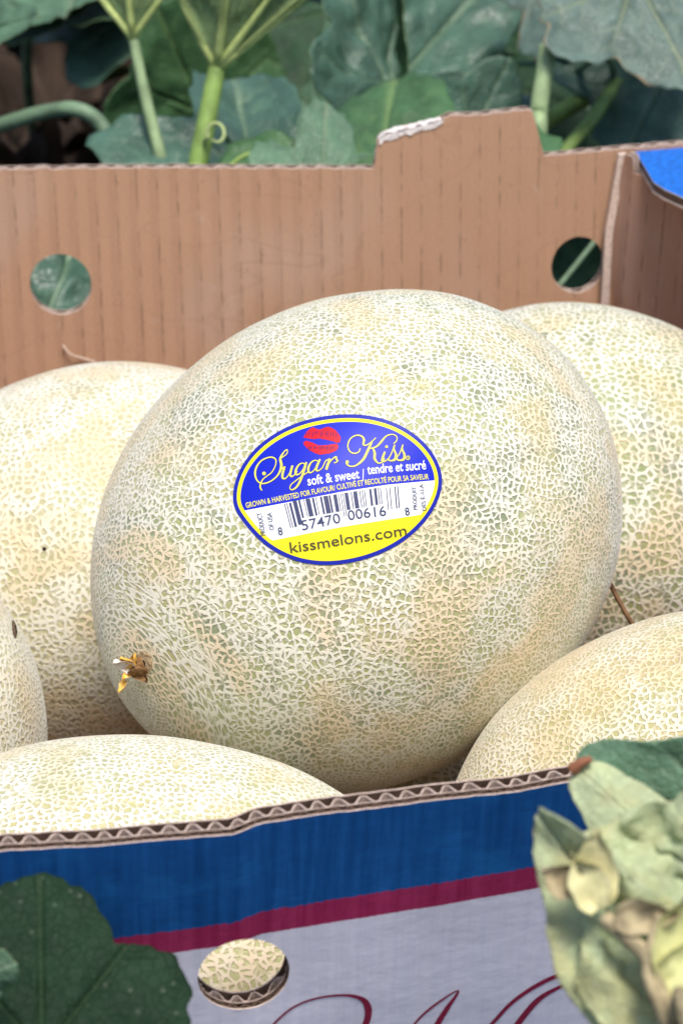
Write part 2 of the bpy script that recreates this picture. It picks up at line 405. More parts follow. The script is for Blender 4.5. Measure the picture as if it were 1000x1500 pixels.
TH = 0.0070
def build_front():
    W = front; L = W.cum[-1]
    top = lambda q: 0.0006 * noise.noise(Vector((q * 60, 1, 0))) + 0.0003 * noise.noise(Vector((q * 300, 2, 0)))
    qh, vh = W.inv(357, 1429, TH); print('front hole', qh, vh)
    ct, sn = math.cos(R(-12)), math.sin(R(-12)); h = []
    for i in range(48):
        a = 2 * math.pi * i / 48; ex, ey = 68 * math.cos(a), 50 * math.sin(a); jt = 1 + 0.012 * noise.noise(Vector((i * 0.9, 3, 0)))
        h.append(W.inv(357 + (ex * ct - ey * sn) * jt, 1429 + (ex * sn + ey * ct) * jt, TH))
    N = 220
    outl = [(L * i / N, top(L * i / N)) for i in range(N + 1)] + [(L, BOT), (0, BOT)]
    # print zones measured on the panel
    b1 = [W.inv(x, y, TH) for x, y in ((220, 1368), (800, 1268))]
    b2 = [W.inv(x, y, TH) for x, y in ((215, 1401), (800, 1301))]
    def lin(b): k = (b[1][1] - b[0][1]) / (b[1][0] - b[0][0]); return k, b[0][1] - k * b[0][0]
    t = NT('carton_print')
    uv = t.n('UVMap').outputs[0]; sx = t.n('SeparateXYZ'); t.l(uv, sx.inputs[0]); q, v = sx.outputs[0], sx.outputs[1]
    def stretch(a, b):
        cb = t.n('CombineXYZ'); t.l(t.math('MULTIPLY', q, a), cb.inputs[0]); t.l(t.math('MULTIPLY', v, b), cb.inputs[1]); return cb.outputs[0]
    jag = t.noise(stretch(900, 120), 1.0, 2).outputs[0]
    def zone(b, jit):
        k, c = lin(b)
        x = t.math('SUBTRACT', v, t.math('MULTIPLY_ADD', q, k, c))
        x = t.math('ADD', x, t.math('MULTIPLY', t.math('SUBTRACT', jag, 0.5), jit))
        return t.ramp(x, -0.00008, 0.00008)
    st = t.noise(stretch(420, 22), 1.0, 3, 0.6).outputs[0]; cl = t.noise(stretch(30, 50), 1.0, 4, 0.6).outputs[0]; fine = t.noise(stretch(2500, 2500), 1.0, 2).outputs[0]
    blue = t.mix(t.ramp(st, 0.3, 0.75), (0.003, 0.070, 0.260), (0.007, 0.110, 0.380))
    blue = t.mix(t.math('MULTIPLY', t.ramp(cl, 0.52, 0.72), 0.5), blue, (0.012, 0.17, 0.50))
    mar = t.mix(t.ramp(t.math('ADD', t.math('MULTIPLY', st, 0.6), t.math('MULTIPLY', fine, 0.4)), 0.35, 0.65), (0.28, 0.014, 0.075), (0.38, 0.032, 0.12))
    whi = t.mix(t.ramp(t.math('ADD', t.math('MULTIPLY', st, 0.5), t.math('MULTIPLY', fine, 0.5)), 0.3, 0.7), (0.66, 0.66, 0.82), (0.76, 0.75, 0.88))  # white print tinted lavender, bluish sky shade put into the colour
    c = t.mix(zone(b2, 0.0005), whi, mar); c = t.mix(zone(b1, 0.0016), c, blue)
    t.base(c); t.rough(t.ramp(st, 0.2, 0.8, 0.42, 0.6), 0.4)
    wave = t.math('COSINE', t.math('MULTIPLY', q, 2 * math.pi / 0.0046))
    t.bump(t.math('ADD', t.math('ADD', t.math('MULTIPLY', wave, 0.12), t.math('MULTIPLY', st, 0.5)), t.math('MULTIPLY', cl, 1.2)), 0.5, 0.0008)
    wob = lambda q, v: 0.0009 * noise.noise(Vector((q * 22, v * 16, 5))) + 0.0004 * noise.noise(Vector((q * 70, v * 30, 5)))
    o = sheet('front_wall', outl, [h], W.P, TH - 0.0005, TH, [t.m, M_flute, M_edge], carton, 0.004, wob); o.data.polygons.foreach_set('use_smooth', [p.material_index == 0 for p in o.data.polygons])
    o['label'] = 'front wall printed blue over a maroon stripe and white'
    kr = kraft_mat('kraft_inside', 0.0082)
    sheet('middle_liner', outl, [h], W.P, 0.0042, 0.0045, [M_flute, M_flute, M_edge], o, 0.012, wob)
    sheet('inner_liner', outl, [h], W.P, 0, 0.0005, [M_flute, kr, M_edge], o, 0.006, wob)
    fl = lambda q: BOT + 0.001
    flutes('fluting', 0, L, top, fl, [h], W.P, 0.0047, TH - 0.0009, 0.0036, M_flute, o, 0.0003, 1, 0.00035, wob, 0.5)
    flutes('fluting', 0, L, top, fl, [h], W.P, 0.0008, 0.0040, 0.0052, M_edge, o, 0.0003, 2, 0.00036, wob, 0.35)
    # script lettering, only the tops of the big letters reach into the picture; strokes run on down the panel
    strokes = [
        ([(378, 1530), (400, 1500), (430, 1475), (466, 1461.5), (505, 1457), (529, 1462), (538, 1474), (538, 1490), (530, 1510), (512, 1540)], [3.5, 4, 4, 4, 5, 8, 11, 11, 11, 9]),
        ([(585, 1540), (606, 1502), (633, 1476), (671, 1452), (655, 1478), (640, 1503), (625, 1540)], [4, 4, 5, 2.5, 9, 11, 11]),
        ([(680, 1545), (722, 1499), (752, 1468), (797, 1439), (842, 1420), (880, 1412.5), (906, 1412)], [6, 7, 8, 9, 8, 7, 8]),
        ([(730, 1545), (757, 1503), (788, 1466), (820, 1446), (851, 1430)], [11, 12, 11, 7, 3]),
        ([(915, 1550), (944, 1500), (956, 1484), (975, 1470)], [22, 20, 14, 6])]
    Mm = simple('maroon_ink', (0.24, 0.016, 0.055), 0.55, 0.3, 0.15, 900)
    for pts, wd in strokes:
        P2 = [W.inv(x, y, TH) for x, y in pts]; n = 7
        path = catmull([(a, b, 0) for a, b in P2], n); V = []; Fc = []
        for i, p in enumerate(path):
            a = path[min(i + 1, len(path) - 1)] - path[max(i - 1, 0)]; a.normalize(); nr = Vector((-a.y, a.x, 0))
            ww = np.interp(i / n, range(len(wd)), wd) * 0.000165 / 2
            for s in (-1, -0.33, 0.33, 1):
                qq = p + nr * ww * s
                V.append(W.P(qq.x, qq.y, TH + 0.00018 + wob(qq.x, qq.y)))
        for i in range(len(path) - 1):
            for k in range(3): Fc.append((4 * i + k, 4 * i + k + 1, 4 * i + 5 + k, 4 * i + 4 + k))
        link('script_stroke', mkmesh('script_stroke', V, Fc, Mm), o)
    return kr
M_kraft = build_front()
M_blue = simple('blue_liner', (0.008, 0.13, 0.55), 0.5, 0.4, 0.25, 500)

def build_back():
    W = back; L = W.cum[-1]; T = 0.0050
    def tabpt(x, y): return W.inv(x, y, 0)
    tab = [tabpt(*p) for p in ((546, 247), (549, 238), (554, 205), (562, 197), (600, 187), (640, 177), (652, 172), (660, 168), (720, 166), (772, 160), (780, 163), (786, 185), (791, 205), (796, 228))]
    print('tab', tab[0], tab[8], tab[-1])
    q0, q1 = tab[0][0], tab[-1][0]
    nz = lambda q: 0.0005 * noise.noise(Vector((q * 150, 8, 0))) + 0.0003 * noise.noise(Vector((q * 600, 8, 0)))
    topl = []
    N = 260
    for i in range(N + 1):
        q = L * i / N
        if q < q0 - 0.001 or q > q1 + 0.001: topl.append((q, nz(q)))
        elif not topl or topl[-1][0] < q0 - 0.0005:
            for a, b in zip(tab, tab[1:]):
                for k in range(4): tq = k / 4; topl.append((a[0] + (b[0] - a[0]) * tq, a[1] + (b[1] - a[1]) * tq + nz(a[0] + tq * 0.002)))
            topl.append(tab[-1]); topl = sorted(topl, key=lambda p: 0) 
    outl = topl + [(L, BOT), (0, BOT)]
    qs = [p[0] for p in topl]; vs = [p[1] for p in topl]
    topf = lambda q: float(np.interp(q, qs, vs))
    h1 = W.inv(89, 417, 0); h2 = W.inv(846, 388, 0); print('back holes', h1, h2)
    ho = [(h1[0], h1[1], 0.0126, 0.0126), (h2[0], h2[1], 0.0115, 0.0118)]
    hp = [circ(*h, jit=0.015) for h in ho]
    wob = lambda q, v: 0.0012 * noise.noise(Vector((q * 9, v * 14, 9))) + 0.0003 * noise.noise(Vector((q * 50, v * 30, 5)))
    o = sheet('back_wall', outl, hp, W.P, 0, 0.0005, [M_flute, M_kraft, M_edge], carton, 0.006, wob)
    o['label'] = 'brown kraft back wall with a raised tab and two round vent holes'
    sheet('outer_liner', outl, hp, W.P, T - 0.0005, T, [M_blue, M_flute, M_edge], o, 0.012, wob)
    flutes('fluting', 0, L, topf, lambda q: BOT + 0.001, hp, W.P, 0.0010, T - 0.0009, 0.0080, M_edge, o, 0.0001, 4, 0.0006, wob)
    # torn paper layer left along the tab's shoulder
    a = [W.inv(x, y, 0.0) for x, y in ((555, 206), (562, 197), (580, 191.5), (600, 186.5), (622, 181), (646, 175), (648, 178), (632, 187), (615, 189), (600, 196), (588, 196), (574, 204), (562, 204), (557, 211))]
    sm = [(p.x + 0.0004 * noise.noise(Vector((p.x * 900, p.y * 900, 1))), p.y + 0.0005 * noise.noise(Vector((p.x * 900, p.y * 900, 6)))) for p in catmull([(*p, 0) for p in a], 6, True)]
    v2, tris = cdt(sm, [], 0.0010)
    n = len(v2); V = [W.P(q, v, wob(q, v) - 0.0003 - 0.0008 * abs(noise.noise(Vector((q * 450, v * 450, 0))))) for q, v in v2]
    link('torn_paper', mkmesh('torn_paper', V, tris, M_torn, smooth=True), o)
    cap = catmull([(*p, 0) for p in a[:6]], 8); V = []; Fc = []; m = len(cap)
    for i, p in enumerate(cap):
        for k, w in enumerate((-0.0004, 0.0012, 0.0028, 0.0044)): V.append(W.P(p.x, p.y + 0.0003 + 0.0009 * noise.noise(Vector((p.x * 400, k * 0.8, 0))), w * (0.8 + 0.3 * noise.noise(Vector((p.x * 200, 3, 0)))) + wob(p.x, p.y)))
    for i in range(m - 1):
        for k in range(3): Fc.append((4 * i + k, 4 * i + k + 1, 4 * i + 5 + k, 4 * i + 4 + k))
    link('torn_paper', mkmesh('torn_paper', V, Fc, M_torn, smooth=True), o)
build_back()

def build_sides():
    T = 0.005
    # right and left side walls and base
    fr, br_ = front.p[-1], back.p[-1]; fl, bl = front.p[0], back.p[0]
    for a, b, flip in ((fr, br_, False), (bl, fl, False)):
        W = Wall([(a.x, a.y), (b.x, b.y)], LEAN, flip); L = W.cum[-1]
        outl = [(0.0, 0.0), (L, 0.0), (L - 0.026, BOT), (0.026, BOT)]
        o = sheet('side_wall', outl, [], W.P, 0, 0.0005, [M_edge, M_kraft, M_edge], carton, 0.02)
        sheet('outer_liner', outl, [], W.P, T - 0.0005, T, [M_blue, M_edge, M_edge], o, 0.02)
        flutes('fluting', 0.0, L, lambda q: 0.0, lambda q: BOT + 0.001, [], W.P, 0.0006, T - 0.0006, 0.008, M_flute, o, 0.0003, 6)
    ins = LEAN * -BOT
    base = [(fl.x + 0.02, fl.y + ins - 0.004), (fr.x - 0.02, fr.y + ins - 0.004), (br_.x - 0.02, br_.y - ins), (bl.x + 0.02, bl.y - ins)]
    sheet('base', base, [], lambda x, y, w: Vector((x, y, w)), 0.006, 0.010, [M_kraft, M_blue, M_edge], carton, 0.05)
    # diagonal corner panel
    c0 = back.P(back.inv(910, 219)[0], 0, -0.0075); c1 = Vector((XR - 0.006, c0.y - 0.085, 0))
    W = Wall([(c0.x, c0.y), (c1.x, c1.y)], 0.05, flip=True); L = W.cum[-1]
    d = [(0.0, -0.004), (L, -0.004), (L - 0.01, BOT), (-0.006, BOT)]
    # the fold edge slopes: find it from the photo's line
    outl = [(-0.0005, 0.0005), (0.0035, 0.0), (0.0045, -0.0064), (L, -0.0064), (L, BOT), (-0.022, BOT)]
    o = sheet('corner_panel', outl, [], W.P, 0, 0.0005, [M_edge, kraft_mat('kraft_corner_shaded', 0.0085, (0.38, 0.21, 0.14)), M_edge], carton, 0.008)  # corner kraft darker than the walls, its shade put into the colour
    sheet('outer_liner', outl, [], W.P, 0.0040, 0.0045, [M_edge, M_edge, M_edge], o, 0.02)
    flutes('fluting', 0.002, L, lambda q: -0.0064, lambda q: BOT, [], W.P, 0.0006, 0.0040, 0.008, M_flute, o, 0.0003, 8)
    # folded edge of the corner piece where it meets the back wall
    e0 = [back.inv(x, y, -0.004) for x, y in ((906, 226), (917, 225), (897, 340), (890, 470), (879, 470), (886, 340))]
    sheet('folded_edge', e0, [], back.P, -0.0045, -0.0018, [M_flute, M_edge, M_edge], carton, 0.004)
    # blue shelf closing the corner
    z0 = RIM - 0.0015
    k = [Uz(x, y, z0) for x, y in ((928, 219), (937, 232), (957, 266), (972, 276), (1005, 291))]
    pts = [(p.x, p.y) for p in k] + [(0.190, k[-1].y - 0.045), (XR - 0.003, k[-1].y - 0.055)]
    bq = back.top(back.cum[-1] - 0.003); pts += [(XR - 0.003, bq.y - 0.002)]
    P = lambda x, y, w: Vector((x, y, z0 + w))
    o = sheet('corner_shelf', pts, [], P, -0.0005, 0.0, [M_blue, M_edge, simple('white_cut_edge', (0.78, 0.76, 0.76), 0.8, 0.2)], carton, 0.01)
    o['label'] = 'blue corner shelf at the rim'
    sm = [(x + 0.0012, y + 0.0004) for x, y in pts[:5]] + pts[5:]
    sheet('inner_liner', pts, [], P, -0.0046, -0.0041, [M_edge, M_kraft, M_edge], o, 0.01)
    V = []; Fc = []
    path = catmull([(x, y, 0) for x, y in pts[:5]], 12); cumq = 0
    sheet('fluting', [(x + 0.0010, y + 0.0003) for x, y in pts[:5]] + [(x - 0.001, y - 0.001) for x, y in pts[5:]], [], P, -0.0040, -0.0007, [M_flute] * 3, o, 0.01)
build_sides()

# ------------------------------------------------------------------ melons
melons = {}
def melon(key, px, py, D, Lp, bp_, ang, phi, mat, label, seed, bumpy=0.010, tip=0.0, res=(120, 220)):
    C = U(px, py, D); a = R(ang); ph = R(phi)
    ax = (math.cos(ph) * (math.cos(a) * cr - math.sin(a) * cu) - math.sin(ph) * cf).normalized()
    L, b = Lp * D / FPX, bp_ * D / FPX
    e1 = ax.cross(Vector((0, 0, 1))).normalized(); e2 = ax.cross(e1)
    nl, nt = res; V = []; co = []
    for i in range(nl + 1):
        th = math.pi * i / nl                            # 0 = blossom end
        for k in range(nt if 0 < i < nl else 1):
            f = 2 * math.pi * k / nt
            z = math.cos(th); r = math.sin(th)
            dirv = Vector((r * math.cos(f), r * math.sin(f), z))
            sc = 1 + bumpy * (noise.noise(dirv * 1.6 + Vector((seed, 0, 0))) + 0.5 * noise.noise(dirv * 3.7 + Vector((0, seed, 0))))
            sc += 0.004 * math.cos(9 * f + seed) * r * r
            zz = z * L
            if tip: zz += tip * L * math.exp(-(th / 0.28) ** 2) - 0.35 * tip * L * math.exp(-(th / 0.10) ** 2)
            V.append(C + sc * (e1 * r * b * math.cos(f) + e2 * r * b * math.sin(f) + ax * zz))
            s_arc = min(th, math.pi - th); pol = min(1.0, s_arc / 1.15); pol = pol * pol * (3 - 2 * pol)
            rr = r * b * 100 * (0.50 + 0.50 * pol)
            arc = (th - math.pi / 2) * (L + b) / 2 * 100 * 1.0
            co.append((rr * math.cos(f) + seed * 3.1, rr * math.sin(f), arc))
    Fc = []
    row = lambda i, k: 0 if i == 0 else (1 + (nl - 1) * nt if i == nl else 1 + (i - 1) * nt + k % nt)
    for i in range(nl):
        for k in range(nt):
            if i == 0: Fc.append((0, row(1, k), row(1, k + 1)))
            elif i == nl - 1: Fc.append((row(i, k), row(nl, 0), row(i, k + 1)))
            else: Fc.append((row(i, k), row(i + 1, k), row(i + 1, k + 1), row(i, k + 1)))
    root = empty('netted_melon', (C.x, C.y, min(v.z for v in V)))
    me = mkmesh('rind', V, Fc, mat, smooth=True); vecattr(me, 'netco', co)
    o = link('rind', me, root)
    tag(root, label, 'melon', 'netted melons in the carton')
    # a flat chart of the rind round the side that shows, for the net: equidistant about one point, squeezed towards the blossom end
    vw = (CAM - C).normalized(); vw = (vw + Vector((0, 0, 0.35))).normalized(); h1 = vw.cross(Vector((0, 0, 1))).normalized(); h2 = vw.cross(h1)
    A = np.array([(v - C)[:] for v in V]); rad = np.linalg.norm(A, axis=1); Dn = A / rad[:, None]
    cs = np.clip(Dn @ np.array(vw), -1, 1); an = np.arccos(cs); tx = Dn @ np.array(h1); ty = Dn @ np.array(h2); tl = np.maximum(np.hypot(tx, ty), 1e-9)
    cm = (L + b) * 50
    ch = np.c_[tx / tl * an * cm, ty / tl * an * cm]
    if tip:
        pole = np.array(ax); an2 = np.arccos(np.clip(Dn @ pole, -1, 1)) * cm
        sd_ = np.array(cr) * -0.9 - np.array(cu) * 0.45; sd_ = sd_ - pole * (sd_ @ pole); sd_ /= np.linalg.norm(sd_); s2_ = np.cross(pole, sd_)
        fi = np.arctan2(-(Dn @ s2_), -(Dn @ sd_))              # the cut of the chart lies on the hidden side
        vecattr(me, 'ring', np.c_[an2 * 1.15 + 3.0, fi * 1.15 + 40.0, np.clip((4.6 - an2) / 2.6, 0, 1)])
    vecattr(me, 'chart', np.c_[ch + seed * 13.7, np.zeros(len(V))])
    melons[key] = dict(root=root, V=V, F=Fc, ax=ax, C=C, L=L, b=b, bvh=BVHTree.FromPolygons(V, Fc))
    return root
m_main = melon_mat('rind_main', cell=4.2, width=0.19, second=0.6, ring=True, skinA=(0.34, 0.38, 0.16), skinB=(0.44, 0.40, 0.18), skinD=(0.15, 0.20, 0.13), net=(0.81, 0.78, 0.67))
m_pale = melon_mat('rind_pale', cell=3.5, width=0.225, skinA=(0.47, 0.47, 0.25), skinB=(0.55, 0.49, 0.28), off=5.0, second=0.3, darkamt=0.35)
m_grey = melon_mat('rind_grey_green', cell=3.3, width=0.185, skinA=(0.24, 0.30, 0.12), skinB=(0.38, 0.36, 0.15), skinD=(0.12, 0.16, 0.12), off=9.0, second=0.3)
m_fc = melon_mat('rind_cream', cell=4.0, width=0.22, skinA=(0.44, 0.45, 0.20), skinB=(0.52, 0.47, 0.21), off=13.0, second=0.25, darkamt=0.25, net=(0.80, 0.78, 0.68))
m_fr = melon_mat('rind_straw', cell=4.3, width=0.20, skinA=(0.42, 0.40, 0.17), skinB=(0.52, 0.42, 0.18), off=17.0, second=0.35, darkamt=0.1, net=(0.78, 0.72, 0.57))
melon('main', 526, 790, .78, 420, 350, 144.66, 26, m_main, 'large netted melon with the oval blue and yellow sticker', 1.0, 0.008, 0.02, (150, 300))
melon('bl', 165, 842, .915, 352, 312, 170, 10, m_pale, 'pale netted melon against the back wall below the round hole, no sticker', 2.0)
melon('br', 850, 747, .925, 330, 300, 20, 5, m_grey, 'grey green netted melon beside the blue corner shelf', 3.0)
melon('fl', -270, 1085, .78, 345, 335, 90, 30, m_pale, 'netted melon with a small dark scar, between the pale melon and the cream one', 4.0)
melon('fc', 203, 1450, .685, 485, 372, 5, 0, m_fc, 'cream netted melon lying lengthwise against the front wall, seen through its vent hole', 5.0)
melon('fr', 1006, 1208, .735, 372, 304, 154, 0, m_fr, 'straw coloured netted melon behind the folded pale leaf at the front wall', 6.0)

def proj(p):
    d = Vector(p) - CAM; D = d.dot(cf); return 500 + FPX * d.dot(cr) / D, 750 - FPX * d.dot(cu) / D, D
x_, y_, D_ = proj((0.02, 0.70, 0.057))
melon('low', x_, y_, D_, 0.052 * FPX / D_, 0.046 * FPX / D_, 0, 0, m_grey, 'netted melon added underneath the stickered one to darken the gap there', 7.0, res=(60, 100))  # added melon, mostly unseen, keeps light out of the gap below the main one

# ------------------------------------------------------------------ sticker on the main melon
def hit(key, px, py):
    m = melons[key]; loc, nr, _, _ = m['bvh'].ray_cast(CAM, ray(px, py)); return loc, nr
def SA(x, y): return 330 + x / 2.9412, 590 + y / 2.9412           # close-up A -> photograph
def S1(x, y): return 365 + x / 7.1429, 620 + y / 7.1429
def S2(x, y): return 500 + x / 7.1429, 620 + y / 7.1429
def stick(px, py, h):
    loc, nr = hit('main', px, py)
    if nr.dot(ray(px, py)) > 0: nr = -nr
    # the little creases pressed into the sticker's lower edge
    x, y = px - 568, py - 762
    dx, dy = 0.62, 0.78; al = x * dx + y * dy; pr = x * dy - y * dx
    cr1 = 0.00012 * math.exp(-(pr / 2.6) ** 2) * max(0, min(1, (al + 8) / 16)) 
    x, y = px - 492, py - 790; al = x * 0.45 + y * 0.9; pr = x * 0.9 - y * 0.45
    cr2 = 0.00008 * math.exp(-(pr / 3.0) ** 2) * max(0, min(1, (al + 12) / 20))
    return loc + nr * (h + cr1 + cr2)
def gloss(name, c, r=0.42):
    t = NT(name); t.base(c); t.rough(r, 0.2)
    return t.m
K_blue = gloss('sticker_blue', (0.006, 0.018, 0.50)); K_rim = gloss('sticker_rim_blue', (0.012, 0.022, 0.36))
K_yel = gloss('sticker_yellow', (0.86, 0.76, 0.02)); K_whi = gloss('sticker_white', (0.80, 0.80, 0.80)); K_let = gloss('sticker_letter_yellow', (0.80, 0.72, 0.12))
K_ink = gloss('sticker_ink', (0.045, 0.055, 0.13)); K_red = gloss('sticker_red', (0.58, 0.003, 0.018)); K_txt = gloss('sticker_brown_ink', (0.09, 0.075, 0.03))
rim_pts = [(30, 415), (42, 335), (76, 262), (132, 193), (212, 131), (320, 80), (440, 55), (560, 48), (676, 65), (780, 109), (860, 172), (912, 244), (936, 320), (928, 390), (893, 470), (832, 545), (752, 610), (652, 660), (542, 691), (430, 703), (320, 690), (222, 650), (140, 590), (80, 516), (44, 466)]
rim = [(p.x, p.y) for p in catmull([(*p, 0) for p in rim_pts], 6, True)]
for _ in range(24):
    rim = [((rim[i - 1][0] + 2 * rim[i][0] + rim[(i + 1) % len(rim)][0]) / 4, (rim[i - 1][1] + 2 * rim[i][1] + rim[(i + 1) % len(rim)][1]) / 4) for i in range(len(rim))]
ccx, ccy = 483, 378
def inset(poly, d):
    out = []; n = len(poly)
    for i in range(n):
        a = Vector(poly[i - 1]); b = Vector(poly[(i + 1) % n]); t = (b - a).normalized(); nr = Vector((-t.y, t.x))
        p = Vector(poly[i]); 
        if nr.dot(Vector((ccx, ccy)) - p) < 0: nr = -nr
        out.append(tuple(p + nr * d))
    return out
def clip(poly, f, keep):      # clip the polygon by the curve y = f(x); keep +1 below, -1 above
    out = []; n = len(poly)
    for i in range(n):
        a, b = poly[i - 1], poly[i]; da, db = (a[1] - f(a[0])) * keep, (b[1] - f(b[0])) * keep
        if (da >= 0) != (db >= 0):
            t = da / (da - db); out.append((a[0] + (b[0] - a[0]) * t, a[1] + (b[1] - a[1]) * t, 1))
        if db >= 0: out.append((b[0], b[1], 0))
    # fill the clipped edge along the curve
    res = []; n = len(out)
    for i in range(n):
        a, b = out[i], out[(i + 1) % n]; res.append((a[0], a[1]))
        if a[2] and b[2]:
            for k in range(1, 20):
                x = a[0] + (b[0] - a[0]) * k / 20; res.append((x, f(x)))
    return res
f1 = lambda x: float(np.interp(x, [0, 75, 200, 300, 500, 700, 905, 1000], [483, 468, 444, 425, 385, 354, 335, 328]))
f2 = lambda x: float(np.interp(x, [0, 185, 350, 500, 700, 860, 1000], [632, 598, 565, 536, 504, 480, 460]))
mroot = melons['main']['root']
def flat(name, poly, h, mat, parent, conv=SA, grid=16):
    v2, tris = cdt(poly, [], grid)
    return link(name, mkmesh(name, [stick(*conv(x, y), h) for x, y in v2], tris, mat, smooth=True), parent)
stk = flat('sticker', rim, 0.00030, K_rim, mroot); stk['label'] = 'oval blue, white and yellow fruit sticker'
flat('yellow_border', inset(rim, 17), 0.00037, K_yel, stk)
in2 = inset(rim, 33)
flat('blue_field', clip(in2, f1, -1), 0.00044, K_blue, stk)
flat('white_band', clip(clip(in2, f1, 1), f2, -1), 0.00044, K_whi, stk)
def stroke(name, pts, wd, h, mat, parent, conv, n=6, extra=0.0):
    path = catmull([(*p, 0) for p in pts], n); V = []; Fc = []
    for i, p in enumerate(path):
        a = path[min(i + 1, len(path) - 1)] - path[max(i - 1, 0)]; a.normalize(); nr = Vector((-a.y, a.x, 0))
        w = (np.interp(i / n, range(len(wd)), wd) if not isinstance(wd, (int, float)) else wd) / 2 + extra
        for s in (-1, 0, 1): q = p + nr * w * s; V.append(stick(*conv(q.x, q.y), h))
    for i in range(len(path) - 1):
        for k in range(2): Fc.append((3 * i + k, 3 * i + k + 1, 3 * i + 4 + k, 3 * i + 3 + k))
    return V, Fc
def join(list_):
    V = []; Fc = []
    for v, f in list_:
        b = len(V); V += v; Fc += [tuple(i + b for i in q) for q in f]
    return V, Fc
def dot(cx, cy, r, h, conv, n=14):
    V = [stick(*conv(cx, cy), h)] + [stick(*conv(cx + r * math.cos(2 * math.pi * i / n), cy + r * math.sin(2 * math.pi * i / n)), h) for i in range(n)]
    return V, [(0, 1 + i, 1 + (i + 1) % n) for i in range(n)]
TN, TK = 9, 24
letters = [
 (S1, [([(405, 302), (396, 284), (366, 310), (330, 375), (340, 440), (330, 500), (290, 565), (220, 618), (140, 638), (88, 605), (67, 540), (80, 470), (125, 405), (190, 370), (245, 364), (282, 390), (278, 450), (240, 520), (190, 560), (150, 592), (124, 640), (121, 680), (138, 710)],
        [TN, TN, 12, 22, 26, 22, 13, 12, 12, 13, 18, 18, 13, 12, 13, 12, TN, TN, TN, 10, 13, 15, 10]),
       ([(405, 302), (396, 328), (368, 352), (338, 372)], TN)], [(160, 533, 19)]),
 (S1, [([(340, 478), (362, 474), (372, 466), (352, 540), (354, 580), (385, 582), (425, 530), (452, 452)], [TN, 12, 20, 22, 20, TN, TN, TN]), ([(456, 450), (434, 530), (440, 562), (468, 555), (505, 510)], [20, 22, 18, TN, TN])], []),
 (S1, [([(588, 440), (560, 424), (520, 445), (490, 500), (492, 540), (525, 538), (565, 490), (590, 432)], [TN, TN, 14, 22, 20, TN, TN, TN]), ([(600, 415), (575, 500), (540, 600), (500, 670), (455, 702), (430, 690), (440, 650), (500, 600), (570, 548), (625, 512)], [18, 22, 22, 18, 11, TN, TN, TN, TN, TN])], []),
 (S1, [([(722, 405), (690, 395), (650, 418), (622, 470), (624, 515), (655, 520), (700, 470), (728, 400)], [TN, TN, 14, 22, 20, TN, TN, TN]), ([(742, 384), (712, 450), (702, 495), (728, 502), (768, 470)], [18, 22, 20, TN, TN])], []),
 (S1, [([(768, 470), (798, 405), (815, 392), (838, 380)], TN), ([(846, 378), (822, 440), (806, 492)], [18, 24, 22]), ([(822, 452), (850, 405), (885, 370), (908, 362), (912, 385), (926, 398), (905, 418), (885, 420)], [TN, 10, 12, 20, 16, 12, 10, 8])], []),
 (S2, [([(195, 270), (178, 308), (130, 322), (84, 298), (66, 240), (92, 172), (150, 136), (208, 142), (234, 180), (228, 228), (256, 238), (305, 208), (358, 160)], [TN, 10, 11, 11, 11, 11, 11, 14, 22, 18, 10, TN, TN]),
       ([(318, 196), (275, 290), (225, 385), (150, 448), (85, 455), (48, 425)], [16, 24, 24, 13, 11, 14]), ([(540, 222), (572, 190), (574, 148), (528, 124), (464, 144), (410, 205), (362, 252), (300, 272)], [TN, TN, TN, TN, 12, 20, 14, TN]),
       ([(325, 262), (345, 320), (345, 380), (385, 424), (430, 405), (448, 372)], [12, 24, 24, 11, TN, TN])], [(60, 412, 17)]),
 (S2, [([(452, 305), (430, 360), (424, 400), (455, 402), (495, 365)], [18, 22, 20, TN, TN])], [(469, 252, 14)]),
 (S2, [([(488, 378), (520, 320), (552, 232), (545, 275), (566, 335), (556, 382), (520, 398), (486, 388), (492, 372)], [TN, TN, 10, 14, 22, 24, 14, 12, 12])], []),
 (S2, [([(560, 384), (605, 320), (638, 230), (630, 275), (654, 335), (646, 380), (610, 394), (578, 386), (582, 372)], [TN, TN, 10, 14, 22, 24, 14, 12, 12])], []),
 (S2, [([(708, 360), (703, 382), (682, 386), (672, 366), (684, 350), (703, 352), (708, 362)], 7)], [(690, 368, 6)]),
]
K_dk = gloss('sticker_outline', (0.02, 0.02, 0.16))
for conv, strokes, dots in letters:
    Vd, Fd = join([stroke('', p, w, 0.00050, None, None, conv, extra=4.5) for p, w in strokes] + [dot(x, y, r + 4, 0.00050, conv) for x, y, r in dots])
    Vl, Fl = join([stroke('', p, w, 0.00056 + 0.00001 * i, None, None, conv) for i, (p, w) in enumerate(strokes)] + [dot(x, y, r, 0.00057, conv) for x, y, r in dots])
    n = len(Vd)
    link('script_letter', mkmesh('script_letter', Vd + Vl, Fd + [tuple(i + n for i in f) for f in Fl], [K_dk, K_let], [0] * len(Fd) + [1] * len(Fl)), stk)
